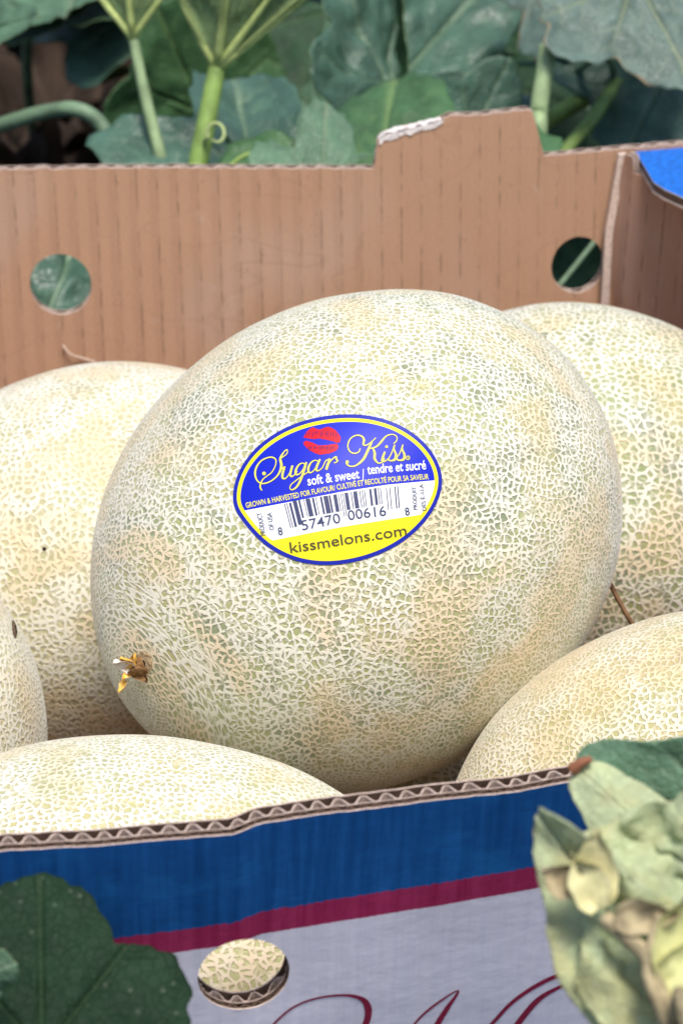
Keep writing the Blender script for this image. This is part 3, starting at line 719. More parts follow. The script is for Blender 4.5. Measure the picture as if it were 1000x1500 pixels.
# lips
def lips():
    up = [(338, 152), (352, 128), (376, 111), (398, 117), (414, 116), (440, 107), (470, 118), (490, 140), (497, 158), (488, 176), (460, 168), (425, 162), (405, 157), (380, 160), (355, 156)]
    lo = [(337, 176), (352, 168), (380, 176), (402, 186), (440, 184), (470, 180), (486, 184), (482, 203), (462, 216), (430, 224), (400, 224), (375, 214), (352, 198)]
    out = []
    for poly, sd in ((up, 1), (lo, 2)):
        sm = [(p.x, p.y) for p in catmull([(*p, 0) for p in poly], 5, True)]
        sm = [(x + 2.5 * noise.noise(Vector((x * .15, y * .15, sd))), y + 2.5 * noise.noise(Vector((x * .15, y * .15, sd + 5)))) for x, y in sm]
        o = flat('lips_mark', sm, 0.00050, K_red, stk, SA, 8); out.append(o)
    rnd = random.Random(4); parts = []
    for i in range(12):
        x = 352 + i * 11.5; y0 = 118 + 0.0016 * (x - 415) ** 2; l = rnd.uniform(14, 28)
        parts.append(stroke('', [(x, y0 + 6), (x + rnd.uniform(-3, 3), y0 + 6 + l * .5), (x + rnd.uniform(-3, 3), y0 + 6 + l)], [1.5, 4.2, 1.5], 0.00058, None, None, SA, 4))
    for i in range(10):
        x = 358 + i * 12.2; l = rnd.uniform(8, 20)
        parts.append(stroke('', [(x, 190 + rnd.uniform(-4, 6)), (x + rnd.uniform(-3, 3), 196), (x + rnd.uniform(-2, 4), 192 + l)], [2, 6, 1.5], 0.00058, None, None, SA, 4))
    V, Fc = join(parts); link('lip_creases', mkmesh('lip_creases', V, Fc, gloss('lip_crease', (0.10, 0.004, 0.10))), stk)
lips()
# type set along a path
def text(name, s, path, size, mat, h, up_angle=None, width=None, bold=0.0, squeeze=None):
    """path: polyline in close-up A coordinates along the baseline; fitted to its length"""
    cu_ = bpy.data.curves.new('t', 'FONT'); cu_.body = s; cu_.size = 1.0; cu_.offset = bold; cu_.resolution_u = 3
    ob = bpy.data.objects.new('t', cu_); col.objects.link(ob)
    dg = bpy.context.evaluated_depsgraph_get(); dg.update()
    me = bpy.data.meshes.new_from_object(ob.evaluated_get(dg))
    bm = bmesh.new(); bm.from_mesh(me)
    bmesh.ops.triangulate(bm, faces=bm.faces)
    V = [v.co.copy() for v in bm.verts]; Fc = [tuple(v.index for v in f.verts) for f in bm.faces]; bm.free()
    bpy.data.objects.remove(ob); bpy.data.curves.remove(cu_); bpy.data.meshes.remove(me)
    x0, x1 = min(v.x for v in V), max(v.x for v in V)
    pth = [Vector(p) for p in path]; cum = [0.0]
    for a, b in zip(pth, pth[1:]): cum.append(cum[-1] + (b - a).length)
    kx = cum[-1] / (x1 - x0); out = []
    capH = 0.70
    for v in V:
        q = min(max((v.x - x0) * kx, 0), cum[-1] - 1e-6); i = 0
        while q > cum[i + 1]: i += 1
        d = (pth[i + 1] - pth[i]).normalized(); p = pth[i] + d * (q - cum[i]); nr = Vector((d.y, -d.x))
        if up_angle is not None: nr = Vector((math.cos(R(up_angle)), -math.sin(R(up_angle))))
        p = p + nr * (v.y / capH * size)
        out.append(stick(*SA(p.x, p.y), h))
    return link(name, mkmesh(name, out, Fc, mat), stk)
ARC = lambda *p: [(q.x, q.y) for q in catmull([(*a, 0) for a in p], 10)]
text('small_print', 'soft & sweet', ARC((357, 359), (470, 342), (578, 327)), 40, K_whi, 0.00060, bold=0.018)
text('small_print', '/', ARC((590, 340), (603, 338)), 52, K_whi, 0.00060, bold=0.0)
text('small_print', 'tendre et sucré', ARC((612, 311), (740, 298), (862, 288)), 40, K_whi, 0.00060, bold=0.018)
text('small_print', 'GROWN & HARVESTED FOR FLAVOUR/ CULTIVÉ ET RECOLTÉ POUR SA SAVEUR', ARC((93, 456), (200, 434), (300, 414), (400, 393), (500, 374), (600, 357), (700, 345), (800, 336), (873, 331)), 23, K_let, 0.00060, bold=0.012)
text('barcode_number', '8', ARC((232, 573), (251, 569)), 34, K_ink, 0.00060, bold=0.008)
text('barcode_number', '57470', ARC((333, 551), (420, 534), (498, 517)), 43, K_ink, 0.00060, bold=0.004)
text('barcode_number', '00616', ARC((530, 508), (610, 496), (692, 487)), 43, K_ink, 0.00060, bold=0.004)
text('barcode_number', '8', ARC((774, 487), (793, 484)), 34, K_ink, 0.00060, bold=0.008)
text('web_address', 'kissmelons.com', ARC((282, 647), (400, 630), (500, 613), (640, 592), (780, 570)), 46, K_txt, 0.00060, bold=0.006)
text('small_print', 'PRODUCT', [(176, 571), (158, 474)], 21, K_ink, 0.00060, bold=0.004)
text('small_print', 'OF USA', [(212, 548), (200, 474)], 20, K_ink, 0.00060, bold=0.004)
text('small_print', 'PRODUIT', [(824, 461), (818, 364)], 17, K_ink, 0.00060, bold=0.004)
text('small_print', 'DES É.-U.A.', [(863, 464), (848, 347)], 17, K_ink, 0.00060, bold=0.004)
bars = [(340 + x / 6.25, w / 6.25, l) for x, w, l in ((483, 7, 1), (503, 7, 1), (532, 20, 1), (574, 36, 1), (614, 17, 0), (657, 6, 0), (692, 40, 0), (740, 18, 0), (766, 6, 0), (812, 18, 0), (855, 42, 0), (891, 16, 0), (932, 18, 0))]
bars += [(490 + x / 6.25, w / 6.25, l) for x, w, l in ((10, 16, 0), (32, 6, 0), (55, 6, 1), (75, 6, 1), (105, 32, 0), (150, 8, 0), (185, 36, 0), (228, 7, 0), (250, 7, 0), (270, 7, 0), (323, 20, 0), (367, 24, 0), (395, 7, 0), (415, 7, 0), (470, 7, 1), (500, 7, 1), (548, 10, 1), (572, 9, 1))]
allb = []
for x, w, lng in bars:
    yt = 738.5 - (x - 417) * 0.157 - (2.0 if 430 < x < 560 else 0.0); ln_ = (35 if lng else 26) * (1 - 0.0006 * (x - 417)); lean = np.interp(x, [417, 500, 582], [0.26, 0.16, 0.08])
    V = []; Fc = []
    for k in range(9):
        y = yt + ln_ * k / 8; xx = x + lean * (y - yt)
        for s in (-.5, .5): V.append(stick(xx + w * s, y - 0.157 * w * s, 0.00060))
    for k in range(8): Fc.append((2 * k, 2 * k + 1, 2 * k + 3, 2 * k + 2))
    link('barcode_bar', mkmesh('barcode_bar', V, Fc, K_ink), stk)

# ------------------------------------------------------------------ dried blossom, scars
def petal(base, direc, nrm, L, W, curl, seed, mat, parent, name='dried_petal'):
    d = direc.normalized(); n = (nrm - d * nrm.dot(d)).normalized(); s = d.cross(n); V = []; Fc = []
    nu, nv = 10, 7
    for i in range(nu + 1):
        u = i / nu; w = W * math.sin(math.pi * min(1, (0.12 + 0.88 * u)) ** 0.8) * 0.5
        for j in range(nv + 1):
            v = j / nv * 2 - 1
            z = curl * L * u * u + 0.28 * W * v * v + 0.22 * W * noise.noise(Vector((u * 3 + seed, v * 2, seed)))
            V.append(base + d * (L * u) + s * (w * v + 0.12 * W * noise.noise(Vector((u * 4, v, seed + 9)))) + n * z)
    for i in range(nu):
        for j in range(nv): a = i * (nv + 1) + j; Fc.append((a, a + 1, a + nv + 2, a + nv + 1))
    return link(name, mkmesh(name, V, Fc, mat, smooth=True), parent)
def blossom():
    loc, nr = hit('main', 205, 975)
    Mw = simple('papery_petal', (0.74, 0.68, 0.60), 0.6, 0.4, 0.15, 400); Mo = simple('amber_petal', (0.72, 0.42, 0.08), 0.5, 0.4, 0.35, 500, 0.0004); Mb = simple('dry_style', (0.22, 0.12, 0.05), 0.8, 0.2, 0.4, 900, 0.0008)
    n = nr; up = cu
    V, Fc = tube(catmull([loc - n * .001, loc + n * .002 + cr * .001, loc + n * .004 + cr * .0025 - cu * .001], 5), lambda t: 0.0026 * (1 - 0.3 * t) + 0.0008 * math.sin(9 * t), 9, 0.25)
    o = link('dried_blossom', mkmesh('dried_blossom', V, Fc, Mb, smooth=True), melons['main']['root'])
    b = loc + n * .0015
    petal(b, -cr * 1.0 + cu * 0.9 + n * .4, n, .0070, .0055, .25, 1, Mw, o)
    petal(b, -cr * 1.3 + cu * 0.2 + n * .3, n + cu * .4, .0060, .0045, -.2, 2, Mw, o)
    petal(b, -cr * .1 + cu * 1.0 + n * .6, n, .0062, .0036, .35, 3, Mo, o)
    petal(b, cr * .25 + cu * .8 + n * .6, n - cr, .0050, .0036, -.3, 4, Mo, o)
    petal(b, -cr * .7 - cu * 1.0 + n * .5, n, .0056, .0038, .1, 5, Mo, o)
    petal(b - cu * .004 - cr * .003, -cr * .3 - cu * 1.0 + n * .2, n, .0042, .0028, .1, 6, Mo, o)
    petal(b, cr * .9 - cu * .6 + n * .6, n + cu, .0055, .0048, -.4, 7, Mb, o)
blossom()
def blob(key, px, py, rx, ry, h, mat, name, seed=0, rot=0):
    """a small raised scab following the rind"""
    n = 12; V = []; Fc = []; c = math.cos(R(rot)); s = math.sin(R(rot))
    for i in range(3):
        for k in range(n):
            a = 2 * math.pi * k / n; rr = (i + 1) / 3 * (1 + 0.25 * noise.noise(Vector((math.cos(a) * 2, math.sin(a) * 2, seed))))
            x, y = rx * rr * math.cos(a), ry * rr * math.sin(a)
            l, nr = hit(key, px + x * c - y * s, py + x * s + y * c); V.append(l + nr * (h * (1 - (i / 2) ** 2) + (0.0 if i == 2 else 0.0001)))
    l, nr = hit(key, px, py); V.append(l + nr * h)
    for i in range(2):
        for k in range(n): k2 = (k + 1) % n; Fc.append((i * n + k, i * n + k2, (i + 1) * n + k2, (i + 1) * n + k))
    for k in range(n): Fc.append((3 * n, k, (k + 1) % n))
    return link(name, mkmesh(name, V, Fc, mat, smooth=True), melons[key]['root'])
blob('main', 209, 973, 15, 19, 0.0002, simple('blossom_scar', (0.46, 0.34, 0.20), 0.9, 0.1, 0.35, 700, 0.0008), 'blossom_scar', 5, 20)
M_scar = simple('scar', (0.13, 0.09, 0.06), 0.9, 0.1, 0.4, 1200, 0.0003)
blob('fl', 21, 922, 3.5, 14, 0.0004, M_scar, 'scar', 2, -8)
blob('bl', 65, 804, 3.2, 3, 0.0006, simple('fly_speck', (0.02, 0.018, 0.015), 0.6, 0.3), 'speck', 1)
# dry twig lodged between two melons, straw on the back wall
def path_obj(name, pts, rad, mat, parent=None, seg=7, n=8, rib=0.05, seed=0):
    V, Fc = tube(catmull(pts, n), rad, seg, rib, seed); return link(name, mkmesh(name, V, Fc, mat, smooth=True), parent)
M_dry = simple('dry_stalk', (0.20, 0.11, 0.06), 0.85, 0.2, 0.35, 300)
o = path_obj('dry_twig', [U(886, 840, .79), U(896, 860, .792), U(910, 887, .793), U(926, 914, .795), U(944, 938, .80)], lambda t: 0.0009, M_dry)
tag(o, 'thin brown dry twig lodged between the grey green and straw coloured melons', 'twig')
M_straw = simple('straw', (0.55, 0.42, 0.33), 0.7, 0.3)
q = [back.inv(x, y, -0.001) for x, y in ((92, 505), (103, 517), (120, 524), (140, 530))]
o = path_obj('straw', [back.P(a, b, -0.0012 - 0.001 * (i == 1)) for i, (a, b) in enumerate(q)], 0.0005, M_straw, n=5); tag(o, 'fine pale straw stuck to the brown back wall above the pale melon', 'straw')

# ------------------------------------------------------------------ leaves
def leaf_mat(name, top, vein=(0.30, 0.36, 0.16), trans=0.25, rough=0.5, spots=0.0, spec=0.4, patch=None, patchamt=0.0, brown=0.0):
    t = NT(name)
    co = t.n('TexCoord').outputs['Object']
    va = t.n('Attribute', attribute_name='vein').outputs['Fac']; ea = t.n('Attribute', attribute_name='edge').outputs['Fac']
    a = t.noise(co, 45, 4, 0.6); b = t.noise(co, 420, 3, 0.6)
    c = t.mix(t.ramp(a.outputs[0], 0.3, 0.7), tuple(x * 0.72 for x in top), tuple(x * 1.28 for x in top))
    c = t.mix(t.math('MULTIPLY', t.ramp(b.outputs[0], 0.5, 0.8), 0.35), c, tuple(min(1, x * 1.7) for x in top))
    if patch is not None:
        pn = t.noise(co, 38, 3, 0.6); c = t.mix(t.math('MULTIPLY', t.ramp(pn.outputs[0], 0.46, 0.62), patchamt), c, patch)
    if spots:
        vo = t.n('TexVoronoi'); vo.inputs['Scale'].default_value = 230; t.l(co, vo.inputs['Vector'])
        c = t.mix(t.math('MULTIPLY', t.math('SUBTRACT', 1.0, t.ramp(vo.outputs['Distance'], 0.08, 0.16)), spots), c, (0.45, 0.50, 0.38))
    vn = t.n('TexVoronoi', feature='DISTANCE_TO_EDGE'); vn.inputs['Scale'].default_value = 380; t.l(co, vn.inputs['Vector'])
    net = t.math('SUBTRACT', 1.0, t.ramp(vn.outputs['Distance'], 0.0, 0.09)); c = t.mix(t.math('MULTIPLY', net, 0.14), c, vein)
    c = t.mix(t.math('MULTIPLY', va, 0.75), c, vein)
    if brown:
        e = t.math('MULTIPLY', t.ramp(t.math('ADD', ea, t.math('MULTIPLY', t.noise(co, 60, 2).outputs[0], 0.25)), 1.10, 1.16), brown)
        c = t.mix(e, c, (0.42, 0.27, 0.14))
    t.base(c); t.rough(rough, spec)
    h = t.math('SUBTRACT', t.math('ADD', t.math('MULTIPLY', a.outputs[0], 1.0), t.math('MULTIPLY', b.outputs[0], 0.25)), t.math('MULTIPLY', net, 0.07)); t.bump(h, 0.7, 0.003)
    tr = t.n('BsdfTranslucent'); t.l(c, tr.inputs[0]); ms = t.n('MixShader'); ms.inputs[0].default_value = trans
    out = t.t.nodes['Material Output']; t.l(t.b.outputs[0], ms.inputs[1]); t.l(tr.outputs[0], ms.inputs[2]); t.l(ms.outputs[0], out.inputs[0])
    return t.m
L_blue = leaf_mat('leaf_blue_green', (0.062, 0.135, 0.095), (0.20, 0.30, 0.19), 0.12, 0.34, spec=0.55)
L_mid = leaf_mat('leaf_green', (0.062, 0.150, 0.060), (0.22, 0.34, 0.13), 0.2, 0.45)
L_dark = leaf_mat('leaf_dark', (0.011, 0.030, 0.014), (0.028, 0.055, 0.026), 0.06, 0.6, spots=0.10, spec=0.12)
L_under = leaf_mat('leaf_underside', (0.30, 0.43, 0.19), (0.50, 0.58, 0.22), 0.42, 0.6)
L_shaded = leaf_mat('leaf_shaded', (0.022, 0.058, 0.028), (0.06, 0.11, 0.05), 0.12, 0.5, spec=0.2)  # green darkened to paint the shaded gaps of the foliage
L_lite = leaf_mat('leaf_pale', (0.12, 0.23, 0.14), (0.26, 0.33, 0.22), 0.25, 0.45)
L_worn = leaf_mat('leaf_worn', (0.115, 0.18, 0.155), (0.28, 0.33, 0.20), 0.2, 0.42, brown=0.9)
L_wilt = leaf_mat('leaf_wilting', (0.54, 0.62, 0.38), (0.70, 0.72, 0.52), 0.35, 0.65, patch=(0.60, 0.53, 0.22), patchamt=0.5, brown=0.25)
L_dry = leaf_mat('leaf_dry', (0.045, 0.027, 0.017), (0.08, 0.05, 0.03), 0.15, 0.8)  # dry brown darkened as well, standing in for shade on the ground
S_green = simple('stalk_green', (0.22, 0.33, 0.08), 0.5, 0.4, 0.25, 90, 0.0008)
S_pale = simple('stalk_pale', (0.30, 0.40, 0.20), 0.5, 0.4, 0.2, 90, 0.0008)
S_grey = simple('stalk_grey_green', (0.14, 0.22, 0.13), 0.5, 0.4, 0.25, 90, 0.0008)

VEINS = [0.0, 0.72, -0.72, 1.45, -1.45, 2.25, -2.25]
def leaf_mesh(name, L, mats, seed=0, width=1.0, lobe=0.16, teeth=0.05, fold=0.0, cup=0.0, wave=0.06, nr=26, nth=150, spread=math.pi * 0.93, thick=0.0004, droop=0.0, lobes=5, crumple=0.0):
    """leaf blade in its own plane: x to the side, y from stalk to tip, z up; returns a mesh"""
    V = []; va = []; ea = []; top = []
    s1 = seed * 7.31
    for j in range(nth + 1):
        th = -spread + 2 * spread * j / nth
        a = abs(th)
        r = 0.84 + 0.16 * math.cos(th)
        fr_ = abs((th * lobes / (2 * math.pi) + 0.5) % 1.0 - 0.5) * 2          # 0 at a lobe's tip, 1 in the sinus
        r *= 1 + lobe * (1.0 - 1.9 * fr_ ** 0.85) * (0.65 + 0.35 * math.cos(th / 2))
        r *= 1 - 0.30 * max(0, (a - 2.2) / 0.9) ** 2
        tw = (th * 9.5 + 0.6 * noise.noise(Vector((th * 2, s1, 0)))) / 1.0
        r *= 1 + teeth * (1 - abs(((tw / (math.pi)) % 2) - 1) * 2) * 0.5 + 0.5 * teeth * noise.noise(Vector((th * 11, s1, 3))) + 0.10 * noise.noise(Vector((th * 1.4, s1, 5)))
        for i in range(nr + 1):
            rho = (i / nr)
            x = width * L * r * rho * math.sin(th); y = L * r * rho * math.cos(th)
            vm = 0; 
            for vt in VEINS:
                if abs(vt) > spread: continue
                dv = th - vt
                if abs(dv) < 1.0:
                    along = rho * math.cos(dv) * r; off = abs(rho * math.sin(dv) * r) * L
                    if along > 0:
                        wv = (0.0018 if vt == 0 else 0.0014) * (L / 0.1) * (1.05 - rho) + 0.0003
                        vm = max(vm, math.exp(-(off / wv) ** 2))
                        # side veins
                        ph = (along * 5.0 - off / L * 4.2 + 0.1 * seed) % 1.0
                        if off / L < 0.34: vm = max(vm, 0.55 * math.exp(-((ph - 0.5) / 0.05) ** 2) * (1 - off / L / 0.34))
            z = -0.010 * L / 0.1 * vm * min(1, rho * 4) * 0.35
            z += fold * abs(x) - cup * (x * x + y * y) / L
            z += wave * L * rho ** 1.5 * (noise.noise(Vector((math.sin(th) * rho * 1.9 + s1, math.cos(th) * rho * 1.9, 0))) + 0.5 * rho * math.sin(th * 5 + seed))
            z -= droop * L * rho ** 2 * max(0, math.cos(th))
            z += 0.05 * L * 0.45 * noise.noise(Vector((x / L * 6, y / L * 6, s1))) + crumple * L * (noise.noise(Vector((x / L * 4.5, y / L * 4.5, s1 + 2))) + 0.5 * noise.noise(Vector((x / L * 11, y / L * 11, s1 + 4))))
            V.append(Vector((x, y, z))); va.append(vm); ea.append(rho)
    n = len(V); m = nr + 1
    B = [v - Vector((0, 0, thick)) for v in V]
    Fc = []; mi = []
    for j in range(nth):
        for i in range(nr):
            a, b, c, d = j * m + i, j * m + i + 1, (j + 1) * m + i + 1, (j + 1) * m + i
            Fc.append((a, d, c, b)); mi.append(0); Fc.append((n + a, n + b, n + c, n + d)); mi.append(1)
    ring = [j * m + nr for j in range(nth + 1)]
    for a, b in zip(ring, ring[1:]): Fc.append((a, b, n + b, n + a)); mi.append(1)
    for i in range(nr):
        Fc.append((i, i + 1, n + i + 1, n + i)); mi.append(1); e = nth * m; Fc.append((e + i + 1, e + i, n + e + i, n + e + i + 1)); mi.append(1)
    me = mkmesh(name, V + B, Fc, mats, mi, smooth=True); floatattr(me, 'vein', va + va); floatattr(me, 'edge', ea + ea)
    return me
def place(me, name, base, tipdir, normal, parent):
    from mathutils import Matrix
    y = tipdir.normalized(); z = (normal - y * normal.dot(y)).normalized(); x = y.cross(z)
    o = bpy.data.objects.new(name, me); col.objects.link(o); o.parent = parent
    mw = Matrix(((x.x, y.x, z.x, base.x), (x.y, y.y, z.y, base.y), (x.z, y.z, z.z, base.z), (0, 0, 0, 1)))
    o.matrix_parent_inverse = parent_world(parent).inverted(); o.matrix_basis = mw
    return o
def hero(parent, base, tip, roll=0.0, tiltN=None, mats=None, **kw):
    """base/tip = (px, py, depth); the blade faces the camera, rolled about its midrib"""
    b, t = U(*base), U(*tip); d = t - b; L = d.length / 1.0
    n = -cf; y = d.normalized(); n = (n - y * n.dot(y)).normalized(); x = y.cross(n)
    n = n * math.cos(R(roll)) + x * math.sin(R(roll))
    return place(leaf_mesh('leaf', L, mats, **kw), 'leaf', b, d, n, parent)
def soilpt(x, y): return Vector((x, y, -0.02))
def stalk(parent, pts, r, mat, n=8, seg=12, name='stalk', rib=0.06, seed=0):
    return path_obj(name, pts, r, mat, parent, seg, n, rib, seed)

# --- vine with the two tall leaves standing behind the back wall
v1 = empty('melon_vine', (-0.06, 1.12, 0)); tag(v1, 'melon vine with two tall leaf stalks and pale leaf undersides behind the back wall', 'vine', 'melon vines around the carton')

def vein_tubes(o, L, fold, angs, r0, mat, ln=0.9):
    """raised veins on a blade's underside, as sub-parts"""
    for a, k in angs:
        pts = []
        for i in range(9):
            q = i / 8 * L * ln * k; x = o['wd'] * q * math.sin(a); y = q * math.cos(a)
            pts.append(Vector((x, y, fold * abs(x) - 0.0012)))
        V, Fc = tube(pts, lambda t: r0 * (1 - 0.75 * t), 8)
        v = bpy.data.objects.new('vein', mkmesh('vein', V, Fc, mat, smooth=True)); col.objects.link(v); v.parent = o
V_pale = simple('vein_pale', (0.50, 0.58, 0.20), 0.5, 0.4, 0.2, 200)
ka = dict(width=0.88, fold=0.30)
A = hero(v1, (318, 100, 1.10), (356, -200, 1.04), roll=172, mats=[L_mid, L_under], seed=3, lobe=0.05, teeth=0.04, wave=0.015, spread=0.80, **ka); A['wd'] = 0.88
vein_tubes(A, 0.093, 0.30, [(0.0, 1), (0.76, .9), (-0.76, .9), (-0.50, .9)], 0.0022, V_pale)
S_key = S_green
stalk(v1, [U(318, 98, 1.10), U(305, 165, 1.10), U(290, 240, 1.10), U(278, 330, 1.11), soilpt(-0.07, 1.16)], lambda t: 0.0040 + 0.0008 * t, S_green, seed=1)
B = hero(v1, (195, 55, 1.13), (172, -170, 1.10), roll=165, mats=[L_mid, L_under], seed=5, lobe=0.05, teeth=0.04, wave=0.015, spread=0.75, width=0.98, fold=0.25); B['wd'] = 0.98
vein_tubes(B, 0.07, 0.25, [(0.0, 1), (0.68, .9), (-0.7, .9)], 0.0018, V_pale)
stalk(v1, [U(195, 53, 1.13), U(206, 110, 1.13), U(221, 175, 1.13), U(238, 245, 1.13), U(250, 330, 1.14), soilpt(-0.09, 1.2)], lambda t: 0.0025 + 0.0008 * t, S_pale, seed=2)
# curling tendril
tp = [U(300, 205, 1.094)]
for i in range(15):
    a = R(200 - i * 24); tp.append(U(317 + (14 - i * 0.35) * math.cos(a), 196 - (18 - i * 0.5) * math.sin(a), 1.09 - i * 0.0006))
stalk(v1, tp, lambda t: 0.0010 * (1.1 - 0.5 * t), simple('tendril', (0.42, 0.50, 0.20), 0.5), n=4, seg=7, name='tendril')
stalk(v1, [U(335, 245, 1.09), U(350, 232, 1.09), U(366, 224, 1.09)], 0.0009, simple('tendril_green', (0.3, 0.42, 0.1), 0.5), n=4, seg=7, name='tendril')
# arching stalk
v2 = empty('melon_vine', (-0.17, 1.2, 0)); tag(v2, 'melon vine with a thick arching grey green stalk over bare soil behind the back wall', 'vine', 'melon vines around the carton')
stalk(v2, [U(-190, 235, 1.22), U(-80, 206, 1.20), U(0, 183, 1.18), U(60, 165, 1.17), (U(112, 160, 1.16)), U(146, 180, 1.16), U(166, 222, 1.16), U(178, 290, 1.165), soilpt(-0.115, 1.24)], lambda t: 0.0038, S_grey, seed=4)
hero(v2, (-58, 52, 1.18), (55, 24, 1.15), roll=-30, mats=[L_lite, L_under], seed=8, width=0.42, lobe=0.06, fold=0.2)
hero(v2, (112, -95, 1.40), (112, 58, 1.34), roll=10, mats=[L_lite, L_under], seed=9, width=0.85, lobe=0.05, teeth=0.03, cup=-0.2)
stalk(v2, [U(112, -95, 1.40), U(40, 60, 1.45), soilpt(-0.2, 1.55)], 0.0032, S_grey)
stalk(v2, [U(-58, 52, 1.18), U(-90, 160, 1.19), U(-130, 260, 1.2), soilpt(-0.19, 1.2)], 0.0032, S_grey)
# low blue-green leaves just over the rim
v3 = empty('melon_vine', (0.0, 1.16, 0)); tag(v3, 'melon vine with low lobed blue green leaves peeping over the back wall beside its tab', 'vine', 'melon vines around the carton')
hero(v3, (372, 258, 1.125), (350, 116, 1.175), roll=14, mats=[L_blue, L_under], seed=11, width=0.95, lobe=0.34, teeth=0.16, wave=0.14, crumple=0.04)
hero(v3, (268, 285, 1.14), (250, 190, 1.16), roll=-20, mats=[L_shaded, L_under], seed=15, width=0.8, lobe=0.24, teeth=0.12)
hero(v3, (552, 282, 1.07), (572, 132, 1.13), roll=-14, mats=[L_mid, L_under], seed=12, width=0.95, lobe=0.30, teeth=0.16, wave=0.14, crumple=0.04)
hero(v3, (470, 290, 1.08), (478, 165, 1.10), roll=14, mats=[L_lite, L_under], seed=16, width=0.75, lobe=0.30, teeth=0.16, wave=0.12)
hero(v3, (575, 128, 1.24), (690, -5, 1.31), roll=10, mats=[L_blue, L_under], seed=13, width=0.72, lobe=0.26, teeth=0.12, fold=0.35, wave=0.14, crumple=0.04)
hero(v3, (562, 118, 1.27), (520, -30, 1.30), roll=-45, mats=[L_shaded, L_under], seed=25, width=0.55, lobe=0.2, teeth=0.1, fold=0.3)
hero(v3, (505, 185, 1.31), (432, -25, 1.42), roll=-25, mats=[L_lite, L_under], seed=14, width=0.46, lobe=0.10, teeth=0.06, fold=0.3, wave=0.10)
hero(v3, (690, 200, 1.20), (742, 95, 1.2), roll=18, mats=[L_blue, L_under], seed=18, width=0.9, lobe=0.15)
hero(v3, (300, 165, 1.34), (232, 15, 1.30), roll=15, mats=[L_mid, L_under], seed=17, width=0.9, lobe=0.1)
for p, q in (((372, 262, 1.125), (0.0, 1.2)), ((552, 282, 1.07), (0.04, 1.16)), ((470, 290, 1.08), (0.02, 1.18)), ((575, 128, 1.24), (0.03, 1.42)), ((505, 185, 1.31), (0.02, 1.5)), ((562, 118, 1.27), (0.03, 1.44)), ((690, 200, 1.20), (0.06, 1.32)), ((300, 165, 1.34), (-0.06, 1.5)), ((285, 275, 1.13), (-0.06, 1.22))):
    a = U(*p); b = soilpt(*q); stalk(v3, [a, a.lerp(b, .45) + Vector((0.004, 0.012, 0.02)), b], 0.0026, S_grey, n=6, seg=8)
hero(v3, (60, 490, 1.07), (115, 340, 1.13), roll=20, mats=[L_blue, L_under], seed=19, width=0.9, lobe=0.15, wave=0.15, crumple=0.09)
stalk(v3, [U(60, 490, 1.07), U(55, 560, 1.075), soilpt(-0.14, 1.14)], 0.0026, S_grey)
stalk(v3, [U(800, 440, 1.07), U(840, 392, 1.08), U(880, 340, 1.09), U(900, 300, 1.1), soilpt(0.16, 1.2)], 0.0013, S_grey)
# right: large worn leaf and bare stalks
v4 = empty('melon_vine', (0.13, 1.2, 0)); tag(v4, 'melon vine with a large worn grey green brown-edged leaf above the blue corner shelf', 'vine', 'melon vines around the carton')
hero(v4, (930, -38, 1.14), (1012, 118, 1.12), roll=-12, mats=[L_worn, L_under], seed=21, width=0.95, lobe=0.22, teeth=0.14, wave=0.07)
hero(v4, (985, 85, 1.20), (915, 225, 1.17), roll=15, mats=[L_blue, L_under], seed=22, width=0.95, lobe=0.18, teeth=0.1)
hero(v4, (868, -60, 1.22), (800, 72, 1.20), roll=35, mats=[L_worn, L_under], seed=23, width=0.85, lobe=0.18, teeth=0.1)
hero(v4, (760, 250, 1.38), (735, 80, 1.36), roll=0, mats=[L_dark, L_under], seed=24, width=1.0, lobe=0.12)
stalk(v4, [U(802, 66, 1.13), U(797, 105, 1.13), U(788, 165, 1.13), U(784, 240, 1.135), soilpt(0.095, 1.2)], lambda t: 0.0040 + 0.0006 * t, S_pale, seed=5)
stalk(v4, [U(960, 60, 1.24), U(880, 128, 1.21), U(830, 158, 1.19), U(780, 190, 1.18), U(700, 262, 1.17), soilpt(0.04, 1.26)], 0.0042, S_green, seed=6)
stalk(v4, [U(935, 70, 1.22), U(892, 136, 1.19), U(862, 180, 1.165), U(826, 222, 1.155), U(780, 290, 1.15), soilpt(0.07, 1.22)], 0.0033, S_green, seed=7)
stalk(v4, [U(610, 85, 1.42), U(682, 38, 1.38), U(720, 15, 1.36), U(775, -20, 1.32), U(850, -50, 1.36), soilpt(0.2, 1.75)], 0.0048, S_pale, seed=8)
stalk(v4, [U(760, 92, 1.22), U(800, 95, 1.21), U(838, 104, 1.20), U(900, 110, 1.2), soilpt(0.17, 1.45)], 0.0018, S_grey, seed=9)
for p, q in (((930, -38, 1.14), (0.17, 1.25)), ((985, 85, 1.20), (0.16, 1.3)), ((868, -60, 1.22), (0.16, 1.35)), ((760, 250, 1.38), (0.1, 1.5))):
    a = U(*p); b = soilpt(*q); stalk(v4, [a, a.lerp(b, .45) + Vector((0.01, 0.03, 0.03)), b], 0.003, S_grey, n=6, seg=8)

